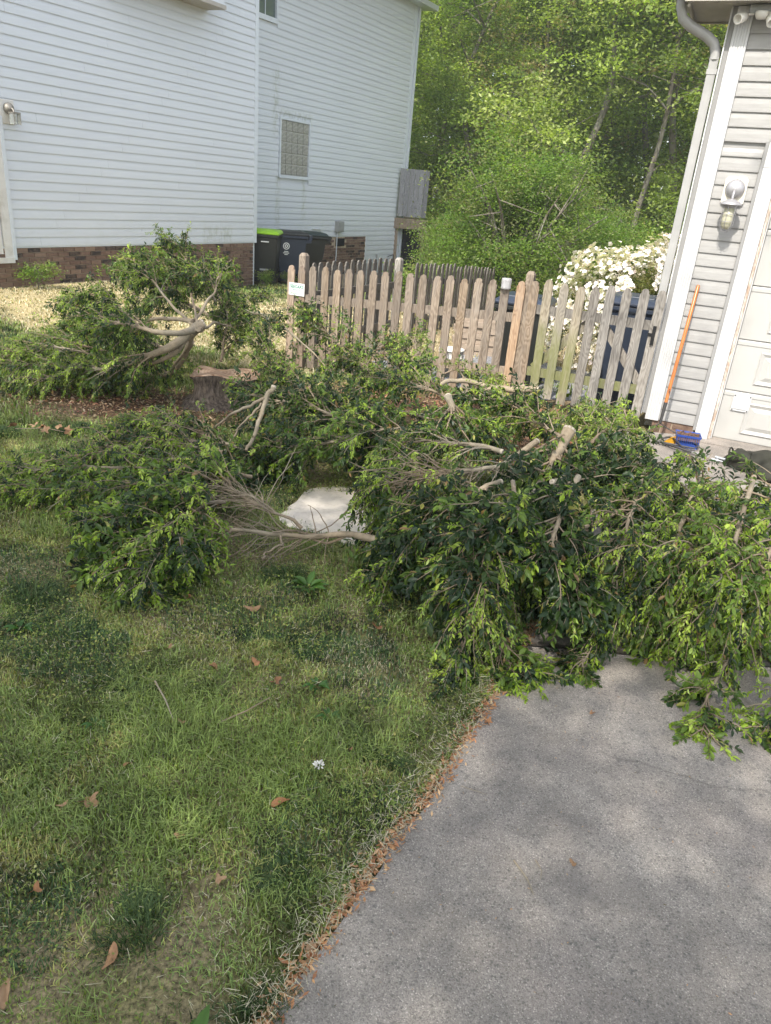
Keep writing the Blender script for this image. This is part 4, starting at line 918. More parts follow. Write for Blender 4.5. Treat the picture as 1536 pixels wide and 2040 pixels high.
for q in range(14): link('tine', tm, rk, hA + (hB - hA) * (q / 13))
text('handle_print', 'HUSKY', .022, rk, bot + ax * .30 + Vector((-.0, -.0185, 0)), (math.radians(78), math.radians(-88), 0), M['blackmetal'], .0004)
# blue basket full of mulch
bb = tag(empty('basket', gp(-.055, GY - .40, .004), GA + .15), 'small blue plastic basket full of brown mulch beside the rake', 'basket')
k = N('blue_plastic'); k.P(col=(.03, .075, .33), rough=.35, spec=.5); M['blue'] = k.m
b = MB()
def ringbox(b, w, d, z0, z1, w2, d2, t=.004):
    for (ax_, ay, bx, by) in ((-1, -1, 1, -1), (1, -1, 1, 1), (1, 1, -1, 1), (-1, 1, -1, -1)):
        lo0 = Vector((ax_ * w, ay * d, z0)); lo1 = Vector((bx * w, by * d, z0)); hi0 = Vector((ax_ * w2, ay * d2, z1)); hi1 = Vector((bx * w2, by * d2, z1)); n = Vector(((by - ay), -(bx - ax_), 0)).normalized() * -t
        b.add([lo0, lo1, hi1, hi0, lo0 + n, lo1 + n, hi1 + n, hi0 + n], [(0, 1, 2, 3), (7, 6, 5, 4), (0, 4, 5, 1), (3, 2, 6, 7), (0, 3, 7, 4), (1, 5, 6, 2)])
ringbox(b, .095, .07, 0, .045, .10, .075); ringbox(b, .108, .083, .105, .125, .112, .087); b.box((-.095, -.07, 0), (.095, .07, .004)); b.build('basket_shell', M['blue'], bb)
for q in range(22):
    x = -.098 + q * .0093; 
    MB().box((x, -.083, .045), (x + .004, -.078, .106)).build('slat', M['blue'], bb) if q % 2 == 0 else None
for sx in (-1, 1):
    for q in range(6): y_ = -.065 + q * .025; MB().box((sx * .102 - .002, y_, .045), (sx * .102 + .002, y_ + .006, .106)).build('slat', M['blue'], bb)
M['mulch'] = simple('shredded_mulch', (.16, .10, .07), .95, .1, var=.5, scale=30, bump=.6)
V = []; 
mm = MB(); 
for q in range(160):
    c_ = Vector((random.uniform(-.1, .1), random.uniform(-.075, .075), .105 + random.uniform(0, .018))); d = Vector((random.gauss(0, 1), random.gauss(0, 1), random.gauss(0, .4))).normalized(); mm.tube([c_ - d * .012, c_ + d * .012], random.uniform(.002, .005), 4)
mm.box((-.1, -.075, .07), (.1, .075, .105)); tag(mm.build('mulch_filling', M['mulch'], bb), kind='stuff')
# yellow trowel blade
k = N('yellow_plastic'); k.P(col=(.50, .25, .01), rough=.4); M['yellow'] = k.m
o = MB().add([(-.05, 0, 0), (.05, .0, .0), (.055, .01, .075), (-.0, .0, .05), (-.05, .012, 0.004), (.05, .012, .004), (.055, .022, .079), (0, .012, .054)], [(0, 1, 2, 3), (7, 6, 5, 4), (0, 4, 5, 1), (1, 5, 6, 2), (2, 6, 7, 3), (3, 7, 4, 0)]).build('scraper', M['yellow'], None, gp(-.2, GY - .42, .012), (0, 0, GA)); tag(o, 'yellow plastic scraper blade between the rake head and the blue basket', 'scraper')
# black loppers / strap
lp = tag(empty('hedge_loppers', gp(-.1, GY - .62, .02), GA - .35), 'black handled cutting tool lying in front of the blue basket', 'loppers')
MB().tube(spline([(-.28, .05, 0), (-.15, .02, .01), (0, -.01, .015), (.12, .0, .01)], 10), [.011] * 10, 8).build('handle', M['blackmetal'], lp); MB().tube(spline([(-.26, .16, 0), (-.2, .2, .03), (-.10, .13, .04), (.0, .04, .02), (.12, .0, .01)], 12), .009, 8).build('handle', M['blackmetal'], lp)
MB().prism([(0, -.012), (.13, -.02), (.17, 0), (.13, .02), (0, .012)], -.004, .004, Matrix.Translation((.12, 0, .012)) @ Matrix.Rotation(math.pi / 2, 4, 'X')).build('blade', M['silver'], lp)
# metal bar tool
jk = tag(empty('clamp_bar', gp(.22, GY - .72, .015), GA - .3), 'short galvanised steel bar with a T end lying on the driveway', 'metal bar')
M['galv'] = simple('galvanised_steel', (.48, .50, .52), .35, .6, metal=.7, var=.1)
MB().tube([(0, 0, 0), (.34, .05, 0)], .005, 8).build('rod', M['galv'], jk); MB().tube([(-.02, .045, .012), (.07, .045, .012)], .014, 10).build('tee', M['galv'], jk); MB().tube([(.0, 0, 0), (.01, .045, .01)], .007, 8).build('tee_neck', M['galv'], jk); MB().tube([(-.03, -.005, 0), (.03, .0, 0)], .012, 8).build('tee', M['galv'], jk)
# dark jacket
def jacket():
    c_ = gp(.62, GY - .78, .0); n, m_ = 90, 60; V = []
    for i in range(n):
        for j in range(m_):
            u = i / (n - 1); v = j / (m_ - 1) * 2 * math.pi; x = -.30 + u * .75; w = .12 * (.72 + .5 * math.sin(math.pi * min(u * .9 + .12, 1))) ; r_ = 1 + .13 * math.sin(v * 3 + u * 7) + .10 * math.sin(u * 16 + 2.3 * math.sin(v * 1.5)) + .06 * math.sin(u * 31 + v * 2)
            if u < .03: w *= .72
            yy = math.cos(v) * w * r_ * 1.25; zz = max(.0, .085 + math.sin(v) * .095 * r_ * (.75 + .6 * u)); V.append((x + .04 * math.sin(v) * (u < .2) + .02 * math.sin(v * 2 + u * 9), yy, zz))
    I = np.arange(n * m_).reshape(n, m_); F = np.stack([I[:-1, :], np.roll(I, -1, 1)[:-1, :], np.roll(I, -1, 1)[1:, :], I[1:, :]], -1).reshape(-1, 4)
    k = N('dark_olive_canvas'); k.P(col=k.ramp(k.noise(k.obj(), 9., 4), [(.3, (.028, .028, .022)), (.7, (.055, .053, .043))]), rough=.95, spec=.1); k.bump(k.noise(k.obj(), 300., 2), .3, .001)
    t = tag(empty('jacket', c_, GA - .1), 'crumpled dark olive canvas jacket lying on the driveway by the garage door', 'jacket')
    link('cloth', np_mesh('cloth', np.array(V), F, k.m, smooth=True), t)
    MB().tube(spline([(-.295, -.08, .05), (-.31, 0, .15), (-.29, .09, .12), (-.28, .11, .03)], 12), .008, 6).build('cuff', k.m, t)
    # second sleeve
    V2 = []
    for i in range(40):
        for j in range(30): u = i / 39; v = j / 30 * 2 * math.pi; r_ = .075 * (1 + .12 * math.sin(u * 22 + math.sin(v * 2)) + .1 * math.sin(v * 3)); V2.append((-.12 + u * .5, -.22 - .1 * u + math.cos(v) * r_ * 1.2, max(0, .05 + math.sin(v) * r_ * .8)))
    I = np.arange(1200).reshape(40, 30); F = np.stack([I[:-1, :], np.roll(I, -1, 1)[:-1, :], np.roll(I, -1, 1)[1:, :], I[1:, :]], -1).reshape(-1, 4); link('sleeve', np_mesh('sleeve', np.array(V2), F, k.m, smooth=True), t)
jacket()

# ================================================================== CUT BRANCHES
def leaf_template(fine=True):
    # x along, y across (half width .5 => unit width), z fold and curl
    if fine:
        st = [(.0, .0), (.22, .62), (.5, 1.), (.78, .68)]; V = [(0, 0, 0)]
        for s_, w in st[1:]:
            c_ = -.16 * s_ ** 2; V += [(s_, w * .5, c_ + .10 * w), (s_, 0, c_), (s_, -w * .5, c_ + .10 * w)]
        V.append((1, 0, -.20)); F = [(0, 2, 1), (0, 3, 2)]
        for b in (1, 4): F += [(b, b + 1, b + 4), (b, b + 4, b + 3), (b + 1, b + 2, b + 5), (b + 1, b + 5, b + 4)]
        F += [(7, 8, 10), (8, 9, 10)]; return np.array(V), np.array(F)
    return np.array([(0, 0, 0), (.5, .5, .02), (.5, 0, -.05), (.5, -.5, .02), (1, 0, -.2)]), np.array([(0, 2, 1), (0, 3, 2), (1, 2, 4), (2, 3, 4)])
LT = leaf_template(True); LT0 = leaf_template(False)
def leaf_arrays(P, D, U, S, W, C, tpl):
    cz = .3 + 1.9 * np.random.default_rng(len(P)).random(len(P))
    TV, TF = tpl; D = D / np.linalg.norm(D, axis=1)[:, None]; Y_ = np.cross(U, D); Y_ /= np.linalg.norm(Y_, axis=1)[:, None] + 1e-9; Z_ = np.cross(D, Y_); n = len(P); k_ = len(TV)
    V = P[:, None, :] + S[:, None, None] * (TV[None, :, 0:1] * D[:, None, :] + TV[None, :, 1:2] * W[:, None, None] * Y_[:, None, :] + TV[None, :, 2:3] * cz[:, None, None] * Z_[:, None, :])
    F = (TF[None] + (np.arange(n) * k_)[:, None, None]).reshape(-1, 3); return V.reshape(-1, 3), F, np.repeat(C, k_, 0), (D, Y_, Z_)
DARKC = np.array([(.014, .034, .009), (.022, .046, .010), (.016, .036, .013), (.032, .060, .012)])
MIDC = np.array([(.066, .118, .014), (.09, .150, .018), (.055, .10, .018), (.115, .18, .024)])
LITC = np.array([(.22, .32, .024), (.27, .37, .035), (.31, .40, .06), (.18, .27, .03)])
# style: (share of dark, mid, light) along the twig from old to new wood, droop, leaf size
STY = {'d': (.66, .22, .12, .35, .050), 'm': (.34, .36, .30, .35, .046), 'l': (.12, .32, .56, .6, .040), 'n': (.36, .16, .48, .8, .037), 't': (.30, .5, .20, .3, .056), 's': (.6, .4, 0., .1, .045)}
# shared meshes for single leaves
lm_cache = {}
def single_leaf(ci, W):
    key = (ci, W)
    if key not in lm_cache:
        V = LT[0] * [1, W, 1]; c_ = np.vstack([DARKC, MIDC, LITC])[ci]; lm_cache[key] = np_mesh('leaf', V, LT[1], M['leaf'], np.repeat(c_[None], len(V), 0), True)
    return lm_cache[key]
CAMV = np.array([0, 0, CAM_H])
def branch(stems, label, cat='cut branch', seed=0, n_single=90):
    """stems: list of (pts, r, n_lat, lat_len, style, flag)"""
    R = np.random.default_rng(seed + 100); root = np.array(stems[0][0][0], float); rootz = gzf(root[0], root[1])
    t = tag(empty('cut_branch', tuple(root)), label, cat)
    TW = MB(); LP = []; LD = []; LU = []; LS = []; LC = []
    cat_cols = np.vstack([DARKC, MIDC, LITC])
    for si, (pts, r0, nl, ll, st, fl) in enumerate(stems):
        sd_, sm_, sl_, droop, lsz = STY[st]; pts = np.array(pts, float); n = 22; c_ = spline(pts, n); wob = np.cumsum(R.normal(size=(n, 3)) * .008, 0); wob -= wob[0]; wob = (wob + np.roll(wob, 1, 0) * (np.arange(n) > 0)[:, None]) / 2; c_ = c_ + wob
        L = np.linalg.norm(np.diff(c_, axis=0), axis=1).sum(); gl = gz(c_[:, 0], c_[:, 1]); c_[:, 2] = np.maximum(c_[:, 2], gl + r0 + .005)
        rad = r0 * (1 - (.82 if 'bare' not in fl else .45) * np.linspace(0, 1, n) ** .8); S_ = MB(); rad = rad * (1 + .10 * (vnoise(np.arange(n) * .9, np.full(n, seed), 1., si) - .5) * 2); S_.tube(c_, list(rad), 10 if r0 > .015 else 6, True)
        o = S_.build('limb' if si else 'stem', M['bark_tan'] if r0 > .014 else M['bark_twig'], t, -root)
        if r0 > .014 and (si == 0):
            d = c_[0] - c_[1]; d /= np.linalg.norm(d); Mx = Vector(d).to_track_quat('Z', 'Y').to_matrix().to_4x4(); Mx.translation = Vector(c_[0] + d * .001 - root)
            MB().lathe([(0, 0.0), (r0 * .55, .002), (r0 * .97, .001), (r0 * .99, -.012)], 14, Mx, False).build('sawn_end', M['cutwood'], t)
        if 'bare' in fl:
            for q in range(nl):
                i = R.integers(6, n - 2); d = R.normal(size=3) * [1, 1, .5]; e = c_[i] + d / np.linalg.norm(d) * R.uniform(.03, .12); TW.tube([c_[i], e], [rad[i] * .5, rad[i] * .2], 5)
            continue
        if fl == 'fork':
            i = 4; e = np.array([c_[i] + [-.36, -.02, -.10]])[0]; sp = spline([c_[i], c_[i] * .6 + e * .4 + [-.02, 0, .05], e], 10); TWm = MB(); TWm.tube(sp, list(np.linspace(r0 * .7, r0 * .4, 10)), 8); TWm.build('limb', M['bark_tan'], t, -root)
            e = c_[2] + np.array([-.38, .1, -.05]); sp = spline([c_[2], c_[2] * .5 + e * .5 + [0, 0, .04], e], 10); MB().tube(sp, list(np.linspace(r0 * .55, r0 * .3, 10)), 8).build('limb', M['bark_tan'], t, -root)
        lo = .62 if fl == 'fan' else .42 if fl == 'big' else (.48 if fl == 'join' else .08)
        tdir = c_[-1] - c_[0]; tdir /= np.linalg.norm(tdir)
        if fl == 'fan':                                   # bare tan twigs spreading along the limb
            for q in range(60):
                i = R.integers(5, 17); d = tdir * R.uniform(.8, 1.2) + R.normal(size=3) * [.42, .42, .26] + np.array([0, 0, .10]); l = R.uniform(.18, .48); P_ = [c_[i]]; v = d / np.linalg.norm(d)
                for s_ in range(7): v = v + R.normal(size=3) * .17 + np.array([0, 0, -.04]); v /= np.linalg.norm(v); P_.append(P_[-1] + v * l / 7)
                P_ = np.array(P_); P_[:, 2] = np.maximum(P_[:, 2], gz(P_[:, 0], P_[:, 1]) + .012); r_ = R.uniform(.0014, .0045); TW.tube(P_, list(np.linspace(r_, r_ * .35, 8)), 5)
                if R.random() < .6: e = P_[4] + (v + R.normal(size=3) * .5) * .1; TW.tube([P_[4], e], [r_ * .6, r_ * .25], 4)
        nl = int(nl * 2.55)
        for q in range(nl):
            f = lo + (1 - lo) * (q + R.uniform(0, 1)) / nl; i = min(int(f * (n - 1)), n - 2); b = c_[i]; d0 = c_[i + 1] - c_[i]; d0 /= np.linalg.norm(d0)
            side = R.normal(size=3); side -= d0 * side.dot(d0); side /= np.linalg.norm(side); side[2] = side[2] * .6 + .12
            d = d0 * R.uniform(.5, 1.1) + side * R.uniform(.45, 1.); d /= np.linalg.norm(d); l = ll * 1.12 * R.uniform(.6, 1.15) * (1 - .45 * f if fl != 'fan' else 1 - .3 * f)
            m_ = 9; P_ = [b]; v = d.copy()
            for s_ in range(m_): v = v + np.array([0, 0, -droop * .16]) * (s_ / m_ + .35) + R.normal(size=3) * .09; v /= np.linalg.norm(v); P_.append(P_[-1] + v * l / m_)
            P_ = np.array(P_); g_ = gz(P_[:, 0], P_[:, 1]); P_[:, 2] = np.maximum(P_[:, 2], g_ + .012 + .01 * R.random())
            rr = max(.0035, min(rad[i] * .45, .009)); TW.tube(P_, list(np.linspace(rr, .0016, m_ + 1)), 5)
            # twigs and leaves
            start = .5 if fl == 'fan' else .12
            ntw = max(3, int(l / .042)); 
            for w in range(ntw + 1):
                ff = start + (1 - start) * (w + .5) / (ntw + 1); j = min(int(ff * m_), m_ - 1); bp = P_[j] + (P_[j + 1] - P_[j]) * (ff * m_ - j); dd = P_[j + 1] - P_[j]; dd /= np.linalg.norm(dd)
                if w < ntw:
                    sv = R.normal(size=3); sv -= dd * sv.dot(dd); sv /= np.linalg.norm(sv); tv = dd * .8 + sv * .8; tl_ = R.uniform(.05, .13)
                else: tv = dd; tl_ = .09
                tv /= np.linalg.norm(tv); 
                if st == 's' and R.random() < .45: continue
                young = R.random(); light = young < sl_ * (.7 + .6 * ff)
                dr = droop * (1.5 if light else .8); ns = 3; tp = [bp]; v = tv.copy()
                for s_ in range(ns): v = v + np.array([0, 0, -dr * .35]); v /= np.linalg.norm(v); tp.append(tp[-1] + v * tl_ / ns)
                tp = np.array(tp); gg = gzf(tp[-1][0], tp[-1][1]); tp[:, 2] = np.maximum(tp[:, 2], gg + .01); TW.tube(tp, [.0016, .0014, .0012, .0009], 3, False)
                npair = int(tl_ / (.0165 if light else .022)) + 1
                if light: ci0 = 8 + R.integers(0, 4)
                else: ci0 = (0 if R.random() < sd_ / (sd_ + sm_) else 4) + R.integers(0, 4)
                for a in range(npair):
                    ft = (a + .6) / npair; jj = min(int(ft * ns), ns - 1); lp_ = tp[jj] + (tp[jj + 1] - tp[jj]) * (ft * ns - jj); ld = tp[jj + 1] - tp[jj]; nl_ = np.linalg.norm(ld); ld = ld / nl_ if nl_ > 1e-6 else tv
                    pv = R.normal(size=3); pv -= ld * pv.dot(ld); pv /= np.linalg.norm(pv) + 1e-9
                    for sg_ in (-1, 1):
                        D_ = ld * R.uniform(.5, .95) + pv * sg_ * R.uniform(.6, 1.) + np.array([0, 0, -dr * R.uniform(.1, .6)]); D_ /= np.linalg.norm(D_)
                        U_ = np.array([0, 0, 1.]) + R.normal(size=3) * .42 + ld * .25
                        s_ = lsz * R.uniform(.45, 1.18) * ((.55 + .3 * (1 - ft)) if light else 1.)
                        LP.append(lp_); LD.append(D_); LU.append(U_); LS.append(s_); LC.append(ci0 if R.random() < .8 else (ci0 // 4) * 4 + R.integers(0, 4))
    TWm = TW.build('twigs', M['bark_twig'], t, -root); TWm['kind'] = 'stuff'
    if not LP: return 0
    LP = np.array(LP); LD = np.array(LD); LU = np.array(LU); LS = np.array(LS); LC = np.array(LC); tip = LP + LD * LS[:, None]; g_ = gz(tip[:, 0], tip[:, 1]) + .008; LD[:, 2] += np.maximum(0, g_ - tip[:, 2]) / LS
    LP[:, 2] = np.maximum(LP[:, 2], gz(LP[:, 0], LP[:, 1]) + .008)
    # largest in the picture: near the camera and on the outside
    dist = np.linalg.norm(LP - CAMV, axis=1); sc = LS / dist * (.3 + 1.2 * (LP[:, 2] - gz(LP[:, 0], LP[:, 1]) > .05)) * R.uniform(.6, 1, len(LS)); order = np.argsort(-sc); one = order[:n_single]; rest = order[n_single:]
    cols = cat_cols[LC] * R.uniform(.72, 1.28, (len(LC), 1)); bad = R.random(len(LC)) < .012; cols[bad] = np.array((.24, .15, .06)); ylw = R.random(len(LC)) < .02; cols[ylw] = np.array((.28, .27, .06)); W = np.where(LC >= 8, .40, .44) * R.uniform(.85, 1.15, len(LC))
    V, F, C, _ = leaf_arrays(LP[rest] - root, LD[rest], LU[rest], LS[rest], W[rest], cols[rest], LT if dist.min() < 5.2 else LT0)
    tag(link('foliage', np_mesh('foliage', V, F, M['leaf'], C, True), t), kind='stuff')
    if len(one):
        _, _, _, (D_, Y_, Z_) = leaf_arrays(LP[one], LD[one], LU[one], LS[one], W[one], cols[one], LT)
        for q, i in enumerate(one):
            o = bpy.data.objects.new('leaf', single_leaf(int(LC[i]), round(float(W[i]) * 12) / 12)); COL.objects.link(o); o.parent = t; s_ = float(LS[i])
            mx = Matrix(((D_[q][0] * s_, Y_[q][0] * s_, Z_[q][0] * s_, LP[i][0] - root[0]), (D_[q][1] * s_, Y_[q][1] * s_, Z_[q][1] * s_, LP[i][1] - root[1]), (D_[q][2] * s_, Y_[q][2] * s_, Z_[q][2] * s_, LP[i][2] - root[2]), (0, 0, 0, 1))); o.matrix_basis = mx
    return len(LP)
SPEC = [
([(-1.59,6.0,0.8),(-1.86,5.87,0.62),(-2.49,6.25,0.3),(-3.18,6.54,0.15)],.046,16,.42,'m','big cut limb with pale sawn end leaning above the stump','big'),
([(-1.61,5.99,0.76),(-1.68,5.5,0.8),(-2.19,5.92,0.78),(-2.82,6.65,0.7)],.03,13,.40,'m','','join'),
([(-1.63,5.98,0.78),(-1.86,6.18,0.85),(-2.24,6.71,1.0),(-2.75,7.65,1.05)],.018,12,.40,'m','','join'),
([(-1.72,6.18,0.78),(-1.66,6.48,0.95),(-1.73,6.79,1.1),(-2.01,8.47,1.15)],.016,10,.36,'m','','join'),
([(-1.76,6.25,0.6),(-1.96,6.45,0.28),(-2.34,6.6,0.12),(-2.83,6.78,0.08)],.030,8,.32,'m','','join'),
([(-1.6,5.94,0.79),(-1.87,5.96,0.5),(-2.37,6.32,0.25),(-2.98,6.73,0.15)],.028,9,.34,'m','','join'),
([(-1.59,5.83,0.79),(-1.75,6.07,0.55),(-1.99,6.47,0.25),(-2.28,6.71,0.1)],.024,6,.30,'m','','join'),
([(-1.68,6.02,0.81),(-2.06,6.13,0.78),(-2.38,6.19,0.66),(-3.05,6.94,0.5)],.020,9,.34,'m','','join'),
([(-1.59,5.96,0.78),(-1.57,6.5,0.7),(-1.48,6.89,0.6),(-1.46,7.79,0.5)],.014,7,.3,'m','','join'),
([(-1.61,5.93,0.75),(-2.02,7.11,1.0),(-2.22,7.62,1.12),(-2.35,7.62,1.18)],.013,12,.34,'m','','join'),
([(-2.3,6.79,0.15),(-2.7,6.61,0.2),(-3.01,6.39,0.2),(-3.39,6.34,0.2)],.015,16,.36,'l','pale green leafy branch lying at the far left end of the back heap',''),
([(-2.19,6.9,0.35),(-2.55,6.9,0.55),(-3.08,7.53,0.6),(-3.36,7.72,0.6)],.014,15,.34,'m','leafy branch at the upper left of the back heap above straw lawn',''),
([(-1.81,7.3,0.5),(-1.83,7.58,0.75),(-2.0,7.85,0.9),(-2.41,8.62,1.0)],.014,14,.32,'m','leafy branch rising at the right rear of the back heap',''),
([(-2.84,7.11,0.25),(-3.19,6.93,0.35),(-3.44,6.83,0.3),(-3.64,6.65,0.2)],.012,14,.34,'l','pale leafy branch tip trailing onto the lawn left of the heap',''),
([(-1.74,7.88,0.25),(-2.36,8.38,0.6),(-2.68,8.01,0.62),(-3.22,8.77,0.7)],.014,16,.36,'m','dense leafy branch in the middle of the back heap behind the sawn limb',''),
([(-2.2,7.39,0.1),(-2.61,7.74,0.2),(-2.93,7.6,0.25),(-3.29,7.59,0.22)],.013,15,.34,'d','dark leafy branch low in the back heap left of the stump',''),
([(-0.83,4.92,0.62),(-0.9,4.88,0.52),(-0.97,4.74,0.36),(-1.01,4.65,0.27)],.019,1,.25,'m','pale forked bare limb with sawn end just right of the stump','bare'),
([(-0.86,4.93,0.58),(-0.97,4.93,0.5),(-1.14,5.0,0.4),(-1.28,5.12,0.28)],.014,1,.1,'t','','joinbare'),
([(-0.91,4.91,0.5),(-0.99,4.8,0.42),(-1.1,4.76,0.33),(-1.17,4.76,0.26)],.009,1,.1,'t','','joinbare'),
([(-1.44,6.92,0.78),(-1.19,6.84,0.7),(-0.78,6.54,0.5),(-0.6,6.31,0.38)],.016,5,.22,'m','long bare pale stick slanting down in front of the brown pickets',''),
([(-0.59,5.81,0.3),(-0.94,5.88,0.5),(-1.14,6.31,0.6),(-1.3,6.95,0.65)],.014,16,.36,'m','leafy branch standing upright right of the stump near the fence end',''),
([(-0.14,6.46,0.35),(-0.48,6.65,0.55),(-0.74,6.97,0.65),(-0.94,7.0,0.72)],.014,16,.34,'m','leafy branch resting against the left brown pickets',''),
([(0.26,6.07,0.35),(0.2,6.53,0.5),(0.15,6.89,0.65),(0.16,7.27,0.75)],.010,11,.30,'l','thin branch with bright leaves poking up before the middle pickets',''),
([(-0.23,5.22,0.3),(-0.53,5.18,0.4),(-0.85,5.35,0.4),(-1.14,5.7,0.36)],.016,18,.36,'d','dark leafy branch in the centre of the piles right of the forked limb',''),
([(0.13,5.05,0.35),(-0.14,4.8,0.4),(-0.47,4.73,0.32),(-0.74,4.74,0.22)],.016,18,.36,'m','leafy branch stretched above the white sand patch',''),
([(0.45,5.79,0.4),(0.12,5.93,0.5),(-0.22,6.16,0.5),(-0.54,6.87,0.5)],.015,17,.36,'m','leafy branch along the foot of the brown picket fence',''),
([(-0.59,6.11,0.35),(-0.32,5.38,0.4),(-0.15,4.96,0.35),(-0.03,4.76,0.28)],.014,16,.34,'d','dark glossy branch between the fence and the sand patch',''),
([(-0.67,5.21,0.3),(-0.78,4.96,0.22),(-0.89,4.83,0.14),(-0.95,4.78,0.08)],.012,14,.32,'d','small dark branch left of the sand patch',''),
([(0.09,7.03,0.5),(-0.1,6.43,0.45),(-0.29,6.02,0.4),(-0.38,5.69,0.35)],.014,8,.26,'m','thin pale branch with a sawn end near the middle pickets',''),
([(-0.99,4.97,0.12),(-1.39,5.11,0.17),(-1.72,5.23,0.2),(-2.01,5.21,0.18)],.015,18,.34,'n','branch with glossy leaves and drooping bright shoots front left of stump',''),
([(-0.98,4.44,0.2),(-1.31,4.24,0.24),(-1.76,4.19,0.2),(-2.19,4.12,0.12)],.016,22,.32,'l','long branch whose leafy tip reaches furthest left over the lawn',''),
([(-1.12,4.76,0.18),(-1.4,4.67,0.22),(-1.73,4.64,0.2),(-2.06,4.62,0.14)],.015,18,.34,'n','leafy branch overlying the long left reaching branch',''),
([(-0.89,4.49,0.12),(-1.1,4.28,0.18),(-1.28,4.05,0.2),(-1.48,3.91,0.16)],.014,16,.32,'m','leafy branch above the bare brown twig fan',''),
([(-0.01,3.49,0.22),(-0.2,3.65,0.18),(-0.46,3.69,0.16),(-0.66,3.61,0.2),(-0.87,3.55,0.22),(-1.12,3.43,0.22),(-1.35,3.4,0.14)],.022,20,.36,'t','long bare brown branch fanning left to a leafy end on the grass','fan'),
([(-0.55,3.57,0.16),(-0.52,3.53,0.11),(-0.58,3.45,0.06),(-0.59,3.38,0.03)],.008,1,.1,'t','','joinbare'),
([(-0.17,3.64,0.18),(-0.31,3.64,0.1),(-0.45,3.7,0.1),(-0.6,3.56,0.16)],.009,1,.1,'t','','joinbare'),
([(-0.88,3.59,0.2),(-0.98,3.37,0.18),(-1.09,3.24,0.12),(-1.13,3.13,0.06)],.013,18,.30,'m','lowest left leafy branch lying on the grass under the twig fan',''),
([(-0.89,3.75,0.25),(-1.03,3.58,0.28),(-1.24,3.56,0.24),(-1.43,3.48,0.14)],.013,16,.32,'m','grey green leafy branch with a pale tip left of the twig fan',''),
([(1.16,6.02,0.5),(0.87,6.12,0.5),(0.61,6.25,0.48),(0.38,6.15,0.45)],.030,3,.25,'m','thick sawn limb lying across the foot of the gate','bare'),
([(1.06,6.1,0.5),(0.81,6.13,0.48),(0.54,6.03,0.45),(0.33,5.75,0.4)],.018,3,.25,'m','thinner sawn limb beside the thick limb at the gate','bare'),
([(0.34,4.75,0.7),(0.38,4.63,0.62),(0.42,4.65,0.5),(0.28,4.45,0.45),(0.07,4.16,0.4)],.026,14,.34,'m','upright pale limb with sawn end rising in the middle of the pile',''),
([(1.02,4.16,0.72),(0.94,4.03,0.62),(0.84,3.86,0.55),(0.68,3.45,0.5),(0.57,3.22,0.4)],.040,15,.36,'d','thick pale limb with a round sawn end pointing up at the gate',''),
([(0.85,4.19,0.62),(0.61,3.84,0.58),(0.41,3.72,0.55),(0.21,3.73,0.48),(0.03,3.67,0.4)],.020,15,.34,'n','branch in the bundle of tan twigs at the centre of the pile','fan'),
([(0.63,4.0,0.6),(0.35,4.17,0.58),(0.12,4.35,0.5),(0.04,4.15,0.4),(0.05,3.79,0.2)],.016,20,.32,'n','branch with bright drooping shoots hanging beside the sand patch',''),
([(0.59,3.65,0.55),(0.4,3.45,0.5),(0.21,3.25,0.38),(0.06,3.34,0.15),(-0.07,3.33,0.06)],.016,22,.34,'n','branch sagging to the lawn right of the twig fan',''),
([(0.69,3.4,0.55),(0.49,3.0,0.45),(0.41,2.79,0.28),(0.4,2.73,0.06)],.016,22,.34,'n','branch with drooping shoots over the lawn and driveway edge',''),
([(0.75,3.22,0.5),(0.65,3.07,0.38),(0.57,3.0,0.2),(0.56,2.91,0.06)],.015,20,.30,'n','branch whose tip ends at the corner of lawn and driveway',''),
([(1.63,4.56,0.4),(1.57,5.13,0.42),(1.51,5.69,0.4),(1.74,6.15,0.42)],.014,18,.34,'l','bright leafy branch in front of the grey gate pickets',''),
([(1.12,4.74,0.5),(0.96,5.24,0.48),(0.79,5.68,0.46),(0.55,5.64,0.45)],.014,18,.34,'m','leafy branch behind the upright pale limb below the gate',''),
([(0.48,3.47,0.5),(0.3,3.28,0.48),(0.19,3.3,0.38),(0.1,3.4,0.24)],.014,20,.32,'d','dark leafy branch right above the butt of the bare brown branch',''),
([(0.85,3.63,0.58),(1.15,4.01,0.54),(1.41,4.33,0.48),(1.46,4.2,0.42)],.015,18,.34,'d','dark glossy branch left of the rake',''),
([(0.98,3.63,0.62),(0.79,3.12,0.55),(0.82,3.02,0.42),(0.88,2.97,0.3)],.016,22,.34,'d','dark leafy branch in the deep middle of the right pile',''),
([(1.22,4.31,0.55),(1.61,5.16,0.45),(1.8,5.58,0.42),(1.88,6.04,0.42)],.012,14,.30,'l','small bright branch tip close to the garage corner',''),
([(0.63,3.53,0.6),(0.54,3.12,0.55),(0.45,2.95,0.42),(0.4,2.97,0.3)],.014,20,.34,'d','dark leafy branch below the bundle of tan twigs',''),
([(1.74,4.75,0.45),(1.25,3.52,0.55),(1.11,3.12,0.45),(1.1,3.09,0.2)],.016,22,.34,'n','branch with drooping shoots left of centre of the right pile',''),
([(1.85,4.17,0.5),(1.41,3.25,0.55),(1.29,3.04,0.38),(1.29,3.06,0.14)],.016,24,.34,'l','bright drooping branch in the centre of the right pile',''),
([(2.19,4.25,0.5),(1.64,3.22,0.56),(1.52,3.04,0.38),(1.53,3.05,0.14)],.016,24,.34,'l','bright drooping branch at the right of the right pile',''),
([(2.31,3.89,0.5),(1.79,3.12,0.52),(1.74,3.03,0.35),(1.77,3.08,0.12)],.016,24,.34,'l','bright branch cut by the right edge of the photo',''),
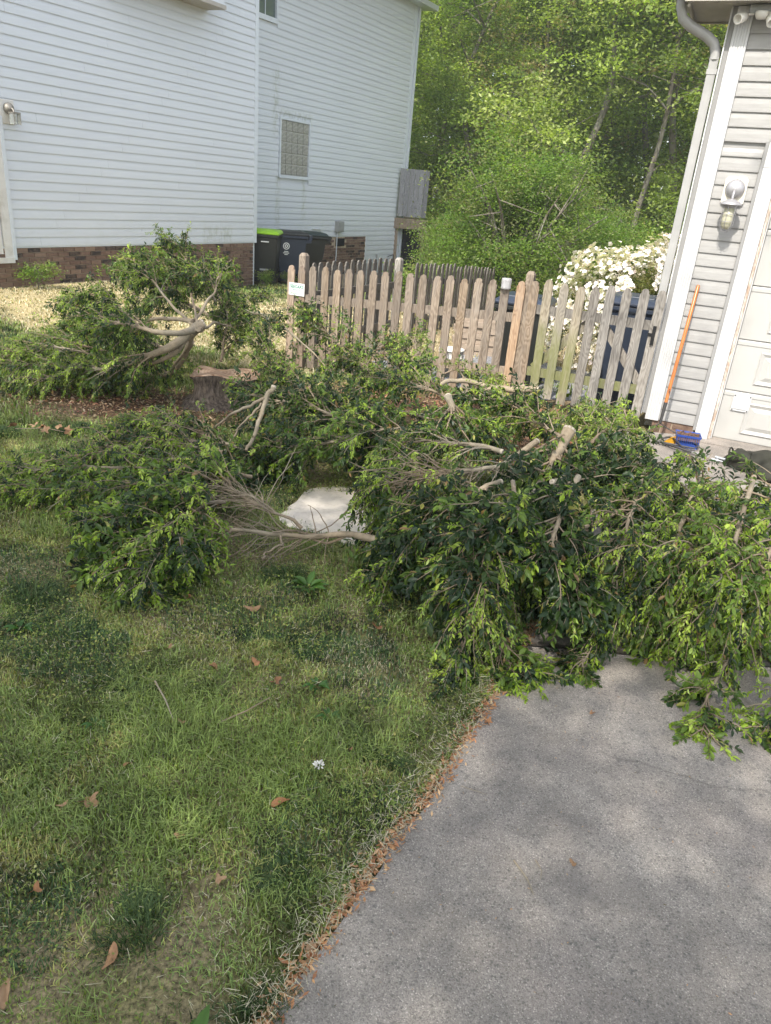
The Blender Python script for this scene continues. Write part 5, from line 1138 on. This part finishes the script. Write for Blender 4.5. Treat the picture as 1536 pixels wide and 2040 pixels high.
([(1.33,3.11,0.4),(1.12,3.05,0.2),(1.05,2.92,0.08),(0.96,2.76,0.03)],.012,12,.19,'n','spray with a few large glossy leaves lying on the driveway',''),
([(1.72,2.97,0.25),(1.61,2.83,0.12),(1.47,2.61,0.05),(1.36,2.46,0.03)],.012,12,.19,'l','leafy spray reaching lowest onto the driveway',''),
([(1.9,2.62,0.12),(1.77,2.56,0.1),(1.71,2.53,0.06),(1.64,2.5,0.03)],.008,7,.16,'l','small sprig tip entering at the right edge over the driveway',''),
([(1.22,3.57,0.5),(1.6,4.16,0.4),(2.02,4.78,0.32),(2.33,5.24,0.28)],.010,9,.30,'s','sparse dark twiggy branch in front of the blue basket',''),
([(0.95,3.26,0.5),(1.28,3.6,0.48),(1.56,3.63,0.45),(1.84,3.62,0.42)],.014,20,.34,'m','leafy branch along the top of the right pile below the driveway apron',''),
([(2.08,3.16,0.42),(1.91,3.11,0.42),(1.79,3.06,0.42),(1.66,3.01,0.42)],.010,4,.2,'m','reddish bare stick entering from the right edge','bare'),
([(1.56,3.18,0.52),(1.34,3.1,0.46),(1.18,3.09,0.34),(1.08,3.08,0.2)],.014,22,.34,'n','branch crossing the middle of the right pile towards the lawn',''),
([(1.98,3.3,0.5),(1.62,3.01,0.48),(1.48,2.98,0.3),(1.39,3.02,0.12)],.014,24,.34,'l','dense bright branch filling the lower right of the pile',''),
([(2.63,4.45,0.35),(2.39,4.35,0.35),(2.15,4.21,0.35),(1.91,4.05,0.36)],.012,14,.36,'s','bare twiggy branch tangled in front of the dark jacket',''),
([(1.03,3.39,0.45),(0.92,3.23,0.35),(0.87,3.26,0.22),(0.85,3.32,0.1)],.012,14,.28,'d','dark branch tip above the strip of bare driveway',''),
([(0.72,6.45,0.25),(0.88,5.91,0.28),(1.28,6.3,0.25),(1.66,6.88,0.22)],.012,14,.28,'l','bright branch lying in front of the mossy gate pickets',''),
([(0.43,7.2,0.3),(0.68,7.32,0.32),(0.93,7.26,0.28),(1.04,6.85,0.22)],.010,12,.26,'l','small bright branch at the foot of the last brown pickets',''),
([(-0.1,5.49,0.35),(0.24,5.22,0.42),(0.52,5.05,0.42),(0.72,4.94,0.4)],.014,16,.30,'m','leafy branch behind the upright pale limb',''),
([(-1.85,4.7,0.24),(-1.94,4.24,0.18),(-2.09,4.09,0.14),(-2.29,4.06,0.1)],.012,20,.28,'l','outermost pale shoot trailing left over the lawn',''),
([(-1.35,4.48,0.22),(-1.52,4.12,0.2),(-1.66,3.94,0.16),(-1.94,3.95,0.1)],.014,20,.32,'l','yellow green branch in the front left of the heap',''),
([(-0.98,3.78,0.26),(-1.07,3.35,0.26),(-1.16,3.15,0.16),(-1.21,3.11,0.05)],.014,22,.32,'l','pale leafy branch touching the grass at the front left',''),
([(-1.22,5.04,0.15),(-1.5,5.13,0.18),(-1.78,5.21,0.18),(-2.06,5.13,0.14)],.014,20,.30,'n','glossy branch in front of the stump with bright hanging shoots',''),
([(-1.32,4.86,0.2),(-1.6,4.66,0.22),(-1.86,4.45,0.18),(-2.17,4.4,0.12)],.014,20,.32,'n','glossy branch crossing the middle of the front left heap',''),
([(-0.45,3.67,0.17),(-0.69,3.76,0.22),(-0.88,3.84,0.26),(-1.08,3.98,0.28)],.011,8,.28,'t','second fan of fine bare twigs above the long brown branch','fan'),
([(-1.62,6.69,0.35),(-1.66,7.07,0.6),(-1.86,7.94,0.75),(-2.06,8.32,0.95)],.014,18,.30,'m','leafy branch standing at the right edge of the back heap',''),
([(-1.85,6.88,0.75),(-2.15,6.85,0.95),(-2.66,7.53,0.95),(-3.12,8.24,0.92)],.014,20,.34,'m','leafy branch high in the back heap left of the upright limb',''),
([(-2.27,6.74,0.6),(-2.73,7.02,0.7),(-3.23,7.65,0.62),(-3.52,7.83,0.52)],.014,20,.34,'m','leafy branch on the upper left shoulder of the back heap',''),
([(-2.35,7.58,0.2),(-2.98,8.04,0.3),(-3.46,8.28,0.3),(-3.74,8.27,0.25)],.014,20,.34,'m','leafy branch filling the middle of the back heap',''),
([(-1.71,6.89,0.85),(-1.86,6.96,1.05),(-2.14,7.14,1.12),(-2.52,7.57,1.1)],.013,18,.30,'m','leafy branch forming the top of the back heap',''),
([(-2.76,6.66,0.3),(-3.08,6.57,0.38),(-3.34,6.53,0.32),(-3.63,6.46,0.22)],.013,20,.34,'l','pale branch at the outer left of the back heap',''),
([(-2.63,6.66,0.15),(-2.83,6.36,0.2),(-3.09,6.25,0.18),(-3.38,6.29,0.1)],.012,18,.30,'l','lowest pale branch of the back heap on the grass',''),
([(-1.65,7.69,0.5),(-1.76,7.97,0.6),(-1.74,8.63,0.62),(-1.61,8.87,0.6)],.010,12,.28,'m','thin leafy branch between the back heap and the sign fence',''),
([(1.72,3.14,0.5),(1.49,2.95,0.45),(1.46,3.02,0.25),(1.41,3.03,0.1)],.013,22,.30,'l','bright shoots drooping onto the concrete at the lower right',''),
([(1.22,3.19,0.48),(1.12,3.11,0.38),(1.13,3.15,0.22),(1.11,3.12,0.1)],.013,20,.30,'l','bright shoots drooping onto the concrete below the middle of the right pile',''),
([(0.27,4.2,0.5),(0.1,4.03,0.45),(0.03,3.84,0.3),(0.03,3.65,0.14)],.012,20,.26,'l','yellow green shoots hanging over the right side of the sand',''),
([(1.36,4.86,0.45),(1.63,5.39,0.42),(1.64,5.88,0.4),(1.35,5.64,0.4)],.012,18,.28,'l','bright green branch right behind the thick round sawn limb',''),
([(0.55,3.0,0.38),(0.49,2.9,0.22),(0.53,2.81,0.1),(0.59,2.73,0.03)],.012,16,.26,'l','lowest bright shoots over the corner where lawn meets drive',''),
([(-0.43,6.71,0.45),(-0.17,7.04,0.5),(0.02,6.67,0.5),(0.16,6.16,0.45)],.012,16,.28,'m','leafy branch in front of the middle brown pickets',''),
]
groups = []
for sp in SPEC:
    if sp[6].startswith('join'): groups[-1].append(sp)
    else: groups.append([sp])
tot = 0
for gi, g in enumerate(groups):
    near = min(np.linalg.norm(np.array(p) - CAMV) for p in g[0][0])
    tot += branch([(s[0], s[1], s[2], s[3], s[4], s[6]) for s in g], g[0][5], 'cut branch', gi, n_single=200 if near < 3.6 else 110 if near < 5.5 else 50)
print('LEAVES', tot)

# ================================================================== GRASS
def blades(P, H, Wd, C, lean=.5, seed=0, curl=.5):
    R = np.random.default_rng(seed); n = len(P); a = R.uniform(0, 6.283, n); d = np.stack([np.cos(a), np.sin(a), np.zeros(n)], 1); b = a + R.uniform(1.2, 1.9, n); s = np.stack([np.cos(b), np.sin(b), np.zeros(n)], 1) * Wd[:, None] / 2
    ln = R.random(n)[:, None] * lean; H = H[:, None]; up_ = np.array([[0, 0, 1.]])
    m1 = P + up_ * H * .55 + d * H * ln * .35; tip = P + up_ * H * (1 - ln * .45) + d * H * ln * (1 + curl * R.random(n)[:, None])
    V = np.stack([P - s, P + s, m1 - s * .8, m1 + s * .8, tip], 1).reshape(-1, 3); I = np.arange(n)[:, None] * 5
    F = np.concatenate([I + [0, 1, 3], I + [0, 3, 2], I + [2, 3, 4]], 0); C5 = np.repeat(C, 5, 0); return V, F, C5
def lawn_ok(x, y):
    ok = (x < edge_x(y) - .015 + (vnoise(x, y, 12, 3) - .5) * .05) | (y > 7.5)
    s = (((x + .27) / .33) ** 2 + ((y - 4.36) / .33) ** 2 > .8 + .5 * vnoise(x, y, 14, 8)) & (((x - .0) / .17) ** 2 + ((y - 4.) / .17) ** 2 > 1.); return ok & s
def sample(n, x0, x1, y0, y1, R): return R.uniform(x0, x1, n), R.uniform(y0, y1, n)
def house_side(x, y): return (x * .88461 - y * .46635) > -10.24 + .05
G_A = np.array([(.14, .205, .034), (.175, .245, .036), (.10, .165, .032), (.205, .265, .04)]); G_Y = np.array([(.26, .25, .05), (.30, .28, .06), (.24, .22, .055)]); G_D = np.array([(.34, .30, .19), (.38, .34, .22), (.26, .22, .14), (.20, .16, .10)]); G_B = np.array([(.035, .075, .024), (.045, .09, .028)])
parts = []
R = np.random.default_rng(3)
for (n, x0, x1, y0, y1, hm, wd, sd_) in [(230000, -3.4, .75, .7, 2.9, .027, .0034, 1), (130000, -3.6, 1.4, 2.7, 5.6, .032, .0048, 2), (90000, -5.8, 2.2, 5.4, 9.2, .045, .0075, 3), (90000, -8, 1.2, 8.8, 16.5, .05, .013, 4), (30000, -1, 8, 8.2, 21, .09, .02, 5)]:
    x, y = sample(n, x0, x1, y0, y1, R); keep = lawn_ok(x, y)
    if sd_ < 5: keep &= ~((sd_ >= 3) & (x > -1.3) & (y > 9.1 + -.44 * (x + 1.3)))
    keep &= house_side(x, y) | (y < 9); dens = fbm(x, y, 3.2, 9) ; mm_ = mulch(x, y); keep &= R.random(n) > mm_ * 1.25; keep &= R.random(n) < np.clip(1.35 - .9 * sstep(.55, .72, dens), .4, 1)
    x = x[keep]; y = y[keep]; n = len(x); zz = gz(x, y) - .012
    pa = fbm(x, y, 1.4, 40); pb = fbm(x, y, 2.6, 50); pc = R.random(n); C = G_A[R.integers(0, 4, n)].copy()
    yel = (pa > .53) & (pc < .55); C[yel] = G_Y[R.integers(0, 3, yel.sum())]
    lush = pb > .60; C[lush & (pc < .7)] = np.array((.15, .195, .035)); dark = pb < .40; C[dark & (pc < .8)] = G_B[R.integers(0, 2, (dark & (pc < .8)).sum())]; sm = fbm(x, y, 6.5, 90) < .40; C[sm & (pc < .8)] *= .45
    dry = R.random(n) < (.12 + .30 * sstep(.5, .66, fbm(x, y, 3.2, 9))); C[dry] = G_D[R.integers(0, 4, dry.sum())]
    lu = np.exp(-(((x + .42) / .42) ** 2 + ((y - 2.02) / .42) ** 2)); ls = R.random(n) < lu * 1.1; C[ls] = np.array((.165, .225, .03)) * R.uniform(.8, 1.2, (ls.sum(), 1))
    sw = R.random(n) < straw(x, y) * .84; C[sw] = np.array((.40, .34, .20)) * R.uniform(.7, 1.15, (sw.sum(), 1)); C *= R.uniform(.7, 1.35, (n, 1)) * (.82 + .36 * fbm(x, y, 4.5, 70))[:, None]
    H = hm * R.uniform(.5, 1.35, n) * (1 + .7 * sstep(.55, .72, pb)) * np.where(dry, .6, 1.) * (1 - .35 * straw(x, y)) * (1 + .8 * lu)
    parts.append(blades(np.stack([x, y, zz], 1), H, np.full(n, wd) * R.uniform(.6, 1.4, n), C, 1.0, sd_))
V = np.concatenate([p[0] for p in parts]); off = np.cumsum([0] + [len(p[0]) for p in parts[:-1]]); F = np.concatenate([p[1] + o for p, o in zip(parts, off)]); C = np.concatenate([p[2] for p in parts])
# PLACEHOLDER
tag(link('grass', np_mesh('grass', V, F, M['grass'], C, True)), kind='stuff'); print('GRASS', len(F))
# low small-leaved weeds (chickweed, clover)
n = 95000; x, y = sample(n, -3.4, 1.1, .9, 5.2, R); x2, y2 = sample(15000, -5.5, 1.2, 5.2, 9, R); x = np.concatenate([x, x2]); y = np.concatenate([y, y2]); wmask = fbm(x, y, 2.1, 60); keep = lawn_ok(x, y) & (R.random(len(x)) < sstep(.40, .62, wmask) + .06); x = x[keep]; y = y[keep]; n = len(x)
P = np.stack([x, y, gz(x, y) + R.uniform(.0, .035, n)], 1); C = np.array([(.17, .22, .045), (.21, .24, .055), (.12, .18, .035), (.25, .24, .08)])[R.integers(0, 4, n)] * R.uniform(.7, 1.2, (n, 1)); V, F, CC = diamonds(P, R.uniform(.0045, .0105, n) * (1 + .12 * y), C, 1., .8)
tag(link('low_weeds', np_mesh('low_weeds', V, F, M['grass'], CC, True)), kind='stuff')
# dry clippings lying flat, denser at the driveway edge
n = 4200; x, y = sample(n, -2.8, 1.2, .9, 4.6, R); ne = 1700; ye = R.uniform(.95, 3.4, ne); xe = edge_x(ye) - np.abs(R.normal(size=ne)) * .07 + .012; x = np.concatenate([x, xe]); y = np.concatenate([y, ye]); keep = lawn_ok(x, y) | (np.arange(len(x)) > n); x = x[keep]; y = y[keep]; n = len(x)
a = R.uniform(0, 6.28, n); L_ = R.uniform(.012, .045, n); d = np.stack([np.cos(a), np.sin(a), R.normal(size=n) * .25], 1) * L_[:, None]; s = np.stack([-np.sin(a), np.cos(a), R.normal(size=n) * .3], 1) * .0009; P = np.stack([x, y, gz(x, y) + R.uniform(.008, .03, n)], 1)
V = np.stack([P - s, P + s, P + d + s * .4, P + d - s * .4], 1).reshape(-1, 3); tag(link('dry_clippings', np_mesh('dry_clippings', V, np.arange(4 * n).reshape(n, 4), M['grass'], np.repeat(G_D[R.integers(0, 3, n)] * R.uniform(.8, 1.25, (n, 1)), 4, 0))), kind='stuff')
# wood chips and dead leaf crumbs round the stump, along the fence foot and along the drive edge
def chips(n, xs, ys, sz, cols, name, lift=.012, thin=.35):
    R = np.random.default_rng(len(name)); a = R.uniform(0, 6.28, n); d = np.stack([np.cos(a), np.sin(a), R.normal(size=n) * .3], 1); s = np.stack([-np.sin(a), np.cos(a), R.normal(size=n) * .4], 1); L_ = sz * R.uniform(.5, 1.5, n)[:, None]; P = np.stack([xs, ys, gz(xs, ys) + R.uniform(.2, 1.6, n) * lift], 1)
    V = np.stack([P - d * L_, P - s * L_ * thin, P + d * L_, P + s * L_ * thin], 1).reshape(-1, 3); o = link(name, np_mesh(name, V, np.arange(4 * n).reshape(n, 4), M['grass'], np.repeat(np.array(cols)[R.integers(0, len(cols), n)] * R.uniform(.75, 1.25, (n, 1)), 4, 0))); return tag(o, kind='stuff')
n = 9000; x, y = R.uniform(-3.6, -1.0, n), R.uniform(5.5, 7.2, n); kk = R.random(n) < mulch(x, y) * 1.1; chips(kk.sum(), x[kk], y[kk], .016, [(.30, .17, .10), (.42, .28, .18), (.13, .07, .045), (.24, .10, .07), (.50, .38, .27)], 'wood_chips')
n = 6000; x, y = R.uniform(-1.2, 2.2, n), R.uniform(5.4, 8.6, n); kk = (R.random(n) < mulch(x, y)) & (x < edge_x(y) + .02); chips(kk.sum(), x[kk], y[kk], .022, [(.33, .14, .08), (.40, .22, .13), (.16, .08, .05), (.45, .30, .2)], 'leaf_litter')
n = 3000; y = R.uniform(.95, 4.2, n); x = edge_x(y) + R.normal(size=n) * .022 - .008; chips(n, x, y, .010, [(.42, .20, .10), (.50, .28, .15), (.33, .15, .08), (.55, .36, .22)], 'edge_litter', .009, .32)
n = 420; y = R.uniform(1., 3.3, n); x = edge_x(y) + R.random(n) ** 2 * 1.3; chips(n, x, y, .005, [(.40, .22, .13), (.30, .2, .14), (.14, .11, .09)], 'drive_crumbs', .006, .3)
# grass tufts: dense dark clumps one can count
def tuft(nb, r, h, cols, seed, w=.0032):
    R = np.random.default_rng(seed); a = R.uniform(0, 6.28, nb); cx_ = R.normal(size=(5, 2)) * r * .55; ci_ = R.integers(0, 5, nb); q_ = cx_[ci_] + R.normal(size=(nb, 2)) * r * .33; rr = np.hypot(q_[:, 0], q_[:, 1]); a = np.arctan2(q_[:, 1], q_[:, 0]) + R.normal(size=nb) * .9; P = np.stack([q_[:, 0], q_[:, 1], np.zeros(nb)], 1); d = P / (r + 1e-6) * .6 + R.normal(size=(nb, 3)) * .55; d[:, 2] = 0; H = h * R.uniform(.5, 1.2, nb) * np.clip(1.25 - .45 * rr / r, .35, 1.2)
    s = np.stack([-np.sin(a), np.cos(a), np.zeros(nb)], 1) * w / 2; m1 = P + [0, 0, 1] * H[:, None] * .6 + d * H[:, None] * .35; tip = P + [0, 0, 1] * H[:, None] * .85 + d * H[:, None] * 1.1
    V = np.stack([P - s, P + s, m1 - s * .8, m1 + s * .8, tip], 1).reshape(-1, 3); I = np.arange(nb)[:, None] * 5; return np_mesh('blades', V, np.concatenate([I + [0, 1, 3], I + [0, 3, 2], I + [2, 3, 4]]), M['grass'], np.repeat(np.array(cols)[R.integers(0, len(cols), nb)] * R.uniform(.8, 1.25, (nb, 1)), 5, 0), True)
T1 = tuft(1100, .10, .042, [(.03, .06, .016), (.045, .08, .02), (.07, .11, .028)], 1, .0034); T2 = tuft(650, .10, .07, [(.07, .13, .025), (.09, .15, .03), (.05, .10, .022)], 2)
for i, (x, y, s, m_, lab) in enumerate([(-.56, 1.36, 1.0, T1, 'dark grass tuft nearest the bottom of the photo left of the drive'), (-.17, 1.62, 1.0, T1, 'dark grass tuft touching the driveway edge near the bottom'), (-.22, 1.18, .9, T1, 'dark clump at the bottom edge beside the drive corner'),
    (-1.05, 2.42, 1.25, T1, 'dark clump in the left middle of the lawn'), (-1.62, 2.95, 1.3, T1, 'dark clump at the far left of the lawn'),
    (-1.0, 3.4, 1.2, T1, 'dark clump below the twig fan'), (-.45, 3.45, 1.2, T1, 'dark clump under the hanging twig of the bare branch'), (-1.35, 1.95, .9, T1, 'dark clump cut by the left edge of the photo'), (.02, 2.15, 1.0, T1, 'dark clump near the middle of the driveway edge'),
    (-2.5, 5.4, 1.6, T1, 'dark clump on the lawn left of the wood chips'), (-2.9, 5.2, 1.5, T1, 'dark clump near the red leafed sprig')]):
    t = tag(empty('grass_tuft', (x, y, gzf(x, y) - .008), i * 1.3), lab, 'grass tuft'); t.scale = (s * (1 + .35 * math.sin(i * 2.1)), s * (1 - .25 * math.sin(i * 2.1)), s * (.8 + .2 * math.cos(i * 3.3))); o = link('blades', m_, t)
# broad leaved weeds
def rosette(seed, n, L_, c_):
    R = np.random.default_rng(seed); a = np.arange(n) * 2.4 + R.normal(size=n) * .2; P = np.zeros((n, 3)); P[:, 2] = .01; D = np.stack([np.cos(a), np.sin(a), R.uniform(.2, .8, n)], 1); V, F, C, _ = leaf_arrays(P + D * .01, D, np.tile([0, 0, 1.], (n, 1)), L_ * R.uniform(.6, 1.1, n), np.full(n, .38), np.tile(np.array(c_), (n, 1)) * R.uniform(.8, 1.2, (n, 1)), LT); return np_mesh('leaves', V, F, M['leaf'], C, True)
Q1 = rosette(1, 12, .085, (.06, .13, .02)); Q2 = rosette(2, 9, .06, (.05, .12, .025))
for x, y, s, m_, lab in [(-.34, 1.06, 1.1, Q1, 'dandelion like weed rosette at the bottom edge of the lawn'), (-1.55, 2.72, 1., Q2, 'broad leaved weed at the far left of the lawn'), (-.22, 2.5, .9, Q2, 'small broad leaved weed below the lit middle of the lawn'), (-.15, 2.32, .8, Q2, 'small broad leaved weed nearer the driveway'), (-1.0, 2.16, .7, Q2, 'small broad leaved weed beside a dry stick'), (-.36, 3.3, 1.1, Q1, 'leafy weed under the long bare branch'), (-1.02, 1.28, .8, Q2, 'tiny weed rosette in the bottom left of the lawn')]:
    t = tag(empty('weed', (x, y, gzf(x, y))), lab, 'weed'); t.scale = (s, s, s); link('leaves', m_, t)
# dead leaves, petals, sticks
k = N('dry_leaf'); k.P(col=k.mix(k.ramp(k.noise(k.obj(), 30., 4), [(.4, 0.), (.7, .6)]), k.ramp(k.rand(), [(0., (.30, .14, .06)), (.5, (.36, .24, .14)), (1., (.22, .11, .05))]), (.20, .10, .06)), rough=.8, spec=.2); M['dryleaf'] = k.m
def dleaf(seed, lobes):
    R = np.random.default_rng(seed); n = 18; V = [(0, 0, .012)]
    for q in range(n): a = 2 * math.pi * q / n; r_ = (1 + (.38 * math.cos(lobes * a) if lobes else 0) + R.uniform(-.1, .1)); V.append((math.cos(a) * r_ * (1.35 if not lobes else 1), math.sin(a) * r_ * (.5 if not lobes else .9), .38 * math.sin(a * 2 + seed) + .22))
    return np_mesh('dead_leaf', np.array(V) * .03, np.array([(0, 1 + q, 1 + (q + 1) % n) for q in range(n)]), M['dryleaf'], None, True)
DL = [dleaf(1, 0), dleaf(2, 3), dleaf(3, 5), dleaf(4, 0)]
dlist = [(-0.59, 3.05, 1.1),(-0.49, 2.62, 0.7),(-0.39, 2.5, 0.8),(-0.66, 2.56, 0.8),(-0.88, 2.67, 0.6),(0.01, 2.98, 0.8),(-0.87, 1.79, 1.0),(-0.26, 1.86, 0.8),(-0.95, 1.77, 0.5),(-0.91, 3.1, 0.6),(-0.55, 1.69, 0.5),(-0.83, 1.17, 0.9),(-0.61, 1.28, 0.9),(-0.89, 1.46, 0.6),(0.48, 2.38, 0.6),(0.92, 2.5, 0.5),(-0.05, 2.14, 0.35),(0.69, 1.73, 0.4),(-0.1, 1.36, 0.5),(-0.81, 1.97, 0.4),(-0.69, 2.21, 0.6),(-0.39, 1.55, 0.5)]

HAZE = .0018
for i, (x, y, s) in enumerate(dlist):
    o = link('dead_leaf', DL[i % 4], None, (x, y, gzf(x, y) + (.018 if x < edge_x(y) else .006)), (random.uniform(-.35, .35), random.uniform(-.35, .35), random.uniform(0, 6.28)), (s, s, s))
    if x < edge_x(y): tag(o, 'dry brown leaf lying loose on the grass', 'dead leaf', 'dead leaves scattered over the lawn')
    else: tag(o, 'dry brown leaf lying loose on the concrete drive', 'dead leaf', 'dead leaves on the drive')
def stick(a, b, r, lab, z=.03, mat='bark_twig'):
    a = np.array([*a, gzf(*a) + z]); b = np.array([*b, gzf(*b) + z]); m_ = (a + b) / 2 + np.array([.01, -.008, .004]); o = MB().tube([(0, 0, 0), tuple(m_ - a), tuple(b - a)], [r, r * .85, r * .5], 6).build('stick', M[mat], None, tuple(a)); tag(o, lab, 'stick')
stick((-.86, 2.42), (-.72, 2.20), .004, 'dry pinkish stick pointing down right in the left of the lawn'); stick((-.56, 2.20), (-.39, 2.38), .0035, 'thin straw coloured stick slanting up in the middle of the lawn')
stick((.50, 1.72), (.545, 1.60), .0028, 'longer of the two short twigs lying on the concrete drive', .006); stick((.57, 1.73), (.575, 1.66), .002, 'shorter of the two twigs lying on the concrete drive', .006)
stick((.35, 2.02), (.44, 1.99), .0012, 'pale thin straw lying on the concrete drive', .006, 'bark_tan'); stick((.62, 2.55), (.54, 2.60), .0015, 'thin twig lying below the hanging spray on the drive', .006)
# dried flower head on the sand and red leafed sprig at the left
def scatter_leafball(name, loc, r, n, mat, label, cat, L_=.03, flat=.7, seed=1):
    R = np.random.default_rng(seed); u = R.normal(size=(n, 3)); u /= np.linalg.norm(u, axis=1)[:, None]; u[:, 2] = np.abs(u[:, 2]) * flat; P = u * r * R.uniform(.5, 1, (n, 1)); V, F, C, _ = leaf_arrays(P, u + R.normal(size=(n, 3)) * .4, R.normal(size=(n, 3)) + [0, 0, .5], np.full(n, L_) * R.uniform(.6, 1.2, n), np.full(n, .5), np.tile([.3, .15, .1], (n, 1)), LT); o = link(name, np_mesh(name, V, F, mat, C, True), None, loc); return tag(o, label, cat)
scatter_leafball('dry_flower_head', (-.13, 4.62, gzf(-.13, 4.62) + .03), .085, 160, M['dryleaf'], 'round cluster of dry brown leaves lying on the pale sand', 'dead leaf cluster')
k = N('red_leaf'); k.P(col=k.ramp(k.rand(), [(0, (.30, .07, .04)), (1, (.36, .16, .05))]), rough=.6); M['redleaf'] = k.m
rs = tag(empty('red_sprig', (-2.62, 5.28, gzf(-2.62, 5.28) + .03)), 'thin sprig with red and orange leaves lying on the grass at the left', 'sprig')
MB().tube([(-.22, 0, 0), (0, .02, .02), (.2, .01, .0)], [.003, .003, .002], 5).build('stem', M['bark_tan'], rs)
for q, (x, y) in enumerate([(-.24, 0), (-.1, .06), (.02, -.03), (.1, .05), (.2, -.02), (.16, .03), (-.02, .03)]): link('leaf', DL[2], rs, (x, y, .02), (random.uniform(-.5, .5), random.uniform(-.5, .5), q), (1.1, 1.1, 1.1))
for i, (x, y) in enumerate([(-.155, 2.04)]):
    o = scatter_leafball('fallen_petal', (x, y, gzf(x, y) + .022), .010, 26, M['whiteplastic'], ['white crumpled blossom lying on the grass near the driveway edge', 'small pale scrap lying on the lawn under the leafy branch'][i], 'petal', .016)
hz_m = bpy.data.materials.new('spring_haze'); hz_m.use_nodes = True; _t = hz_m.node_tree; _t.nodes.clear(); _o = _t.nodes.new('ShaderNodeOutputMaterial'); _v = _t.nodes.new('ShaderNodeVolumePrincipled'); _v.inputs['Density'].default_value = HAZE; _v.inputs['Color'].default_value = (.9, .93, .95, 1); _v.inputs['Anisotropy'].default_value = .2; _t.links.new(_v.outputs[0], _o.inputs['Volume'])
tag(MB().box((-75, -40, -6), (75, 135, 32)).build('haze', hz_m), kind='stuff')
print('OBJECTS', len(bpy.data.objects), 'TRIS', sum(len(m_.polygons) for m_ in bpy.data.meshes))
